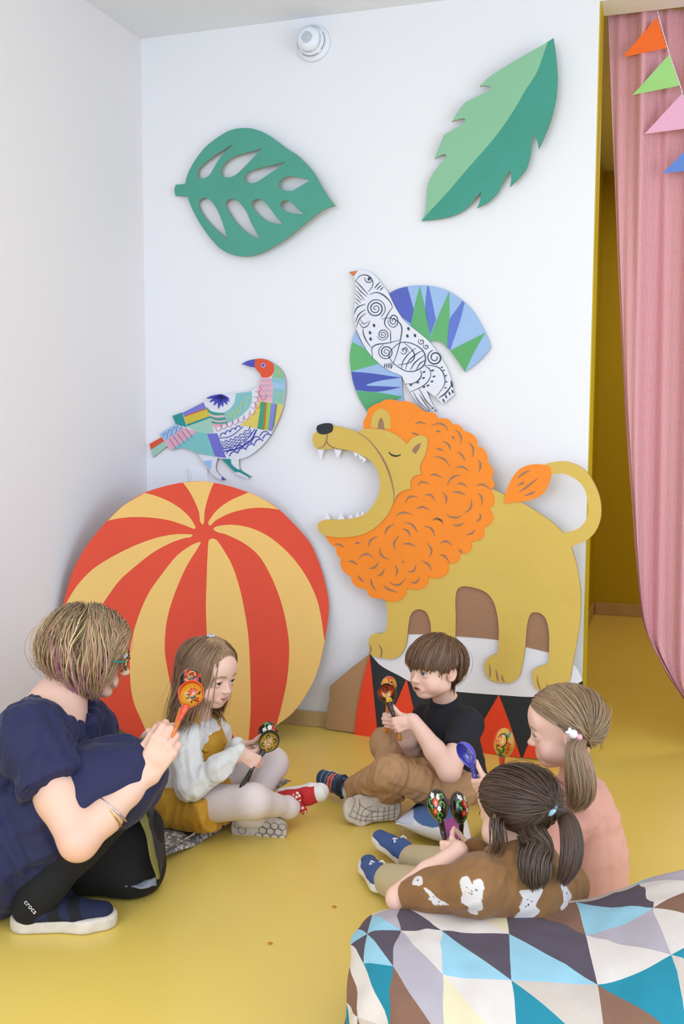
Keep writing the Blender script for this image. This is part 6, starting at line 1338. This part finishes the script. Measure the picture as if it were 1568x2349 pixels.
# ------------------------------------------------------------------ stool, pillows, beanbag, floor scraps
mst_ = mat('red_plastic', '#d8381c', .35)
sc_ = U(-75, 1985, 2.56); st = empty('stool', (sc_[0], sc_[1], 0), 'low red plastic stool under the crouching woman', 'stool')
hz = .115
f = Fld(); f.rc((sc_[0]-.06, sc_[1], hz), (sc_[0]+.06, sc_[1], hz), .085, .085, 0, flat=(0, 0, 1), fs=.15); garment('seat', f, .004, mst_, st, sm=0)
for a in (-1, 1):
    for b in (-1, 1): tube('leg', [(sc_[0]+a*.085, sc_[1]+b*.05, hz), (sc_[0]+a*.11, sc_[1]+b*.065, 0)], [.012, .010], mst_, st)
mpw = mat('pillow_print', None, .9, attr=True, bump=.15, bscale=350)
def geo(V):
    C = np.tile(np.array(lin('#e2dcd6')), (len(V), 1)); P = px(V); u, v = P[:, 0], P[:, 1]; top = V[:, 2] > .02
    C[(np.hypot((u-992)/52, (v-1852)/46) < 1) & top] = lin('#4a6894'); C[(u < 948) & (v < 1890) & top] = lin('#c3c6d0')
    C[(np.hypot((u-1036)/22, (v-1905)/30) < 1) & top] = lin('#a04a86'); C[(u > 1062+.25*(v-1850)) & (u < 1125) & top] = lin('#cba84a'); C[(u > 1125) & top] = lin('#d8c08a'); return C
def pillow(name, label, corners, th, colf, n=150, sag=None, seam=None):
    A, B, C_, D = [np.asarray(c, float) for c in corners]; V = []; uvs = []
    g = np.linspace(-1, 1, n+1)
    for sd in (1, -1):
        for v in g:
            for u in g:
                pin = 1-.06*(u*u*(1-v*v)*0+abs(u)**2*(1-abs(v)**2)*0); uu = u*(1-.07*(1-v*v)*0-.06*(1-abs(v)**2)*abs(u)**4*1.0); vv = v*(1-.06*(1-abs(u)**2)*abs(v)**4)
                a, b = (uu+1)/2, (vv+1)/2; P = A*(1-a)*(1-b)+B*a*(1-b)+C_*a*b+D*(1-a)*b
                hgt = th*((1-u**2)*(1-v**2))**.42 if abs(u) < 1 and abs(v) < 1 else 0
                V.append(P+ZZ*(.5*hgt*(1 if sd > 0 else -1)+th*.5)); uvs.append((u, v, sd))
    V = np.array(V); uvs = np.array(uvs); V[:, 2] = np.maximum(V[:, 2], .003); m = (n+1)**2
    if sag is not None: V[:, 2] -= sag(V)*(uvs[:, 2] > 0); V[:, 2] = np.maximum(V[:, 2], .003)
    V[:, 2] += .0025*noise3(V*25)*(uvs[:, 2] > 0)
    F = []
    i = np.arange(n); I, J = np.meshgrid(i, i, indexing='ij'); k = (J*(n+1)+I).ravel(); q = np.stack([k, k+1, k+n+2, k+n+1], 1)
    F = np.concatenate([q, q[:, ::-1]+m])
    r = empty(name, (A+B+C_+D)/4*v3(1, 1, 0), label, 'pillow')
    mk('cover', V, F, mpw, r, cols=(colf(V) if colf is geo else colf(uvs[:, 0], uvs[:, 1], uvs[:, 2])))
    return r
def floral(u, v, s):
    base = np.array(lin('#847b78')); C = np.tile(base, (len(u), 1)); W_ = np.array(lin('#d8d2c8')); K = 4.2
    def motif(x, y, ph):
        m = np.zeros(len(x), bool)
        r = np.hypot(x, y); a = np.arctan2(y, x)+ph
        m |= (r < .22*(.55+.45*np.abs(np.cos(2.5*a)))) & (r > .06); m |= r < .035
        for k in range(8):
            b = k*.785+ph; cx, cy = .36*np.cos(b), .36*np.sin(b); p = (x-cx)*np.cos(b+.5)+(y-cy)*np.sin(b+.5); q = -(x-cx)*np.sin(b+.5)+(y-cy)*np.cos(b+.5); m |= (np.abs(p) < .10) & (np.abs(q) < .045*(1-(p/.10)**2))
        for k in range(4):
            b = k*1.571+ph+.4; cx, cy = .47*np.cos(b), .47*np.sin(b); rr = np.hypot(x-cx, y-cy); m |= (np.abs(rr-.075) < .018) & (np.arctan2(y-cy, x-cx) < 1.9); m |= rr < .03
        return m
    x, y = u*K*.5*1.3, v*K*.5; ix, iy = np.floor(x), np.floor(y); fx, fy = x-ix-.5, y-iy-.5
    m = motif(fx, fy, (ix*1.3+iy*.7)); x2, y2 = x+.5, y+.5; ix, iy = np.floor(x2), np.floor(y2); fx, fy = (x2-ix-.5)*1.7, (y2-iy-.5)*1.7; m |= motif(fx, fy, ix*.9+iy*2.1)
    C[m] = W_; return C
A_, D_ = G(376, 1988), G(668, 1820); dd = nrm(D_-A_); pp = v3(-dd[1], dd[0], 0)*.44
def sag1(V): c = U(440, 1870, 2.98); return .05*np.exp(-(np.hypot(V[:, 0]-c[0], V[:, 1]-c[1])/.2)**2)
pillow('floor_pillow', 'grey pillow with white floral print under the girl in dungarees', [A_, D_, D_+pp, A_+pp], .085, floral, n=240, sag=sag1)
P1, P2, P3, P4 = G(905, 1930), G(1075, 1985), G(1180, 1880), G(1000, 1835)
def sag2(V): c = U(1045, 1830, 3.1); return .06*np.exp(-(np.hypot(V[:, 0]-c[0], V[:, 1]-c[1])/.17)**2)
pillow('floor_pillow', 'white pillow with blue, magenta and yellow shapes under the boy', [P1, P2, P3, P4], .12, geo, n=200, sag=sag2)
# beanbag: one printed triangle = one patch of faces
PAL = dict(c='#ddd2c8', g='#b3a9ae', d='#574c56', b='#97c6d4', t='#1e8598', n='#85604c', e='#c9bbad', y='#e2d3ae')
bc = U(1290, 2240, 1.97); bc = v3(bc[0], bc[1], .112); AX = nrm(RH+CH*.10); DP = nrm(np.cross(ZZ, AX)); DP = DP if DP@CH > 0 else -DP
def bagpt(s_, t):
    """s_ along the axis (-1..1), t around it (0 = top, growing towards the camera)"""
    g = max(0.0, 1-abs(s_)**2.6)**.5; c, w = math.cos(t), math.sin(t); e = .80
    zc = math.copysign(abs(c)**e, c)*.118; yc = math.copysign(abs(w)**e, w)*(.30 if w > 0 else .24)
    P = bc+AX*s_*.425+DP*yc*(.25+.75*g)+ZZ*(zc*(.30+.70*g) if zc < 0 else zc*(.15+.85*g))
    wr = max(0, min(1, (s_-.05)/.7)); wr = wr*wr*(3-2*wr)
    P = P+ZZ*(.088*wr+.03*max(0, min(1, (-s_-.45)/.4)))*max(0, c)-DP*.10*wr*max(0, c)
    return P
tt = np.linspace(0, 1.45, 200); yy = np.array([px(bagpt(-.05, t))[1] for t in tt]); arc = np.concatenate([[0], np.cumsum(np.linalg.norm(np.diff(np.array([bagpt(-.05, t) for t in tt]), axis=0), axis=1))])
k0 = int(np.argmin(yy)); aA = np.interp(2148, yy[k0:], arc[k0:]); aB = np.interp(2256, yy[k0:], arc[k0:]); RW = aB-aA
full = np.linspace(-math.pi, math.pi, 721); fa = np.concatenate([[0], np.cumsum(np.linalg.norm(np.diff(np.array([bagpt(-.05, t) for t in full]), axis=0), axis=1))]); fa = fa-np.interp(0, full, fa)
CW = .126; SUB = 9
x0 = (-(1290-1177)*1.93/FPX)/.425
front = {(1, -5): 'dc', (1, -4): 'cd', (1, -3): 'bd', (1, -2): 'gc', (1, -1): 'bd', (1, 0): 'bd', (1, 1): 'cg', (1, 2): 'cn', (1, 3): 'tc', (2, -4): 'nc', (2, -3): 'ct', (2, -2): 'ng', (2, -1): 'yc', (2, 0): 'te', (2, 1): 'nt', (2, 2): 'et', (2, 3): 'bg', (0, -4): 'bd', (0, -3): 'bg', (0, -2): 'dc', (0, -1): 'cy', (0, 0): 'dn', (0, 1): 'bd', (0, 2): 'cg', (0, 3): 'nd', (-1, 0): 'cg', (-1, 1): 'eb', (-1, 2): 'bc', (-1, 3): 'ng', (3, 0): 'bn', (3, -1): 'tb', (3, 1): 'gb'}
rg = random.Random(5); V = []; Fc = []; cols = []; rows = range(-4, 6); clm = range(-4, 5)
def loopt(a): return np.interp(a, fa, full)
NRr, NCc = len(rows)*SUB, len(clm)*SUB
for i in range(NRr+1):
    a = aA+(rows[0]-1+i/SUB)*RW; t = loopt(a)
    for j in range(NCc+1):
        sx_ = x0+(clm[0]+j/SUB)*CW/.425; lim_ = math.tanh(sx_*1.05)/math.tanh(1.62) if abs(sx_) > 1e-9 else 0
        V.append(bagpt(max(-1, min(1, lim_)), t))
V = np.array(V); nn_ = V-bc; nn_ = nn_/np.linalg.norm(nn_, axis=1, keepdims=True)
V = V+nn_*(.008*noise3(V*6+3)+.009*(1-np.abs(noise3(V*v3(15, 15, 7)+8))*2))[:, None]; V[:, 2] = np.maximum(V[:, 2], .004)
for i in range(NRr):
    for j in range(NCc):
        b = NCc+1; q0, q1, q2, q3 = i*b+j, i*b+j+1, (i+1)*b+j+1, (i+1)*b+j
        key = (rows[i//SUB], clm[j//SUB]); cx, cy = j % SUB, i % SUB
        if key not in front: front[key] = ''.join(rg.sample('cgdbtney', 2))
        bl_, tr_ = front[key]
        Fc.append((q0, q2, q1)); cols.append(tr_ if cx >= cy else bl_); Fc.append((q0, q3, q2)); cols.append(bl_ if cx <= cy else tr_)
bag = empty('beanbag', bc*v3(1, 1, 0), 'beanbag printed with teal, brown, cream and charcoal triangles at the lower right', 'beanbag')
keys = list(PAL); mats = [mat('print_'+PAL[k].strip('#'), PAL[k], .92, mott=.05, mscale=14, bump=.18, bscale=380) for k in keys]
mk('cover', V, np.array(Fc), mats, bag, slots=[keys.index(c) for c in cols])
mcf = mat('orange_paper', '#d8902c', .8)
for (x, y), nm in (((766, 2081), 'orange paper dot lying on the floor below the blue shoes'), ((619, 2165), 'tan paper dot on the floor in the foreground')):
    c = G(x, y); o = lathe('paper_dot', [(.006, 0.0005), (.006, .0012)], c, (0, 0, 1), mcf, None, seg=12); tag(o, nm, 'paper scrap')
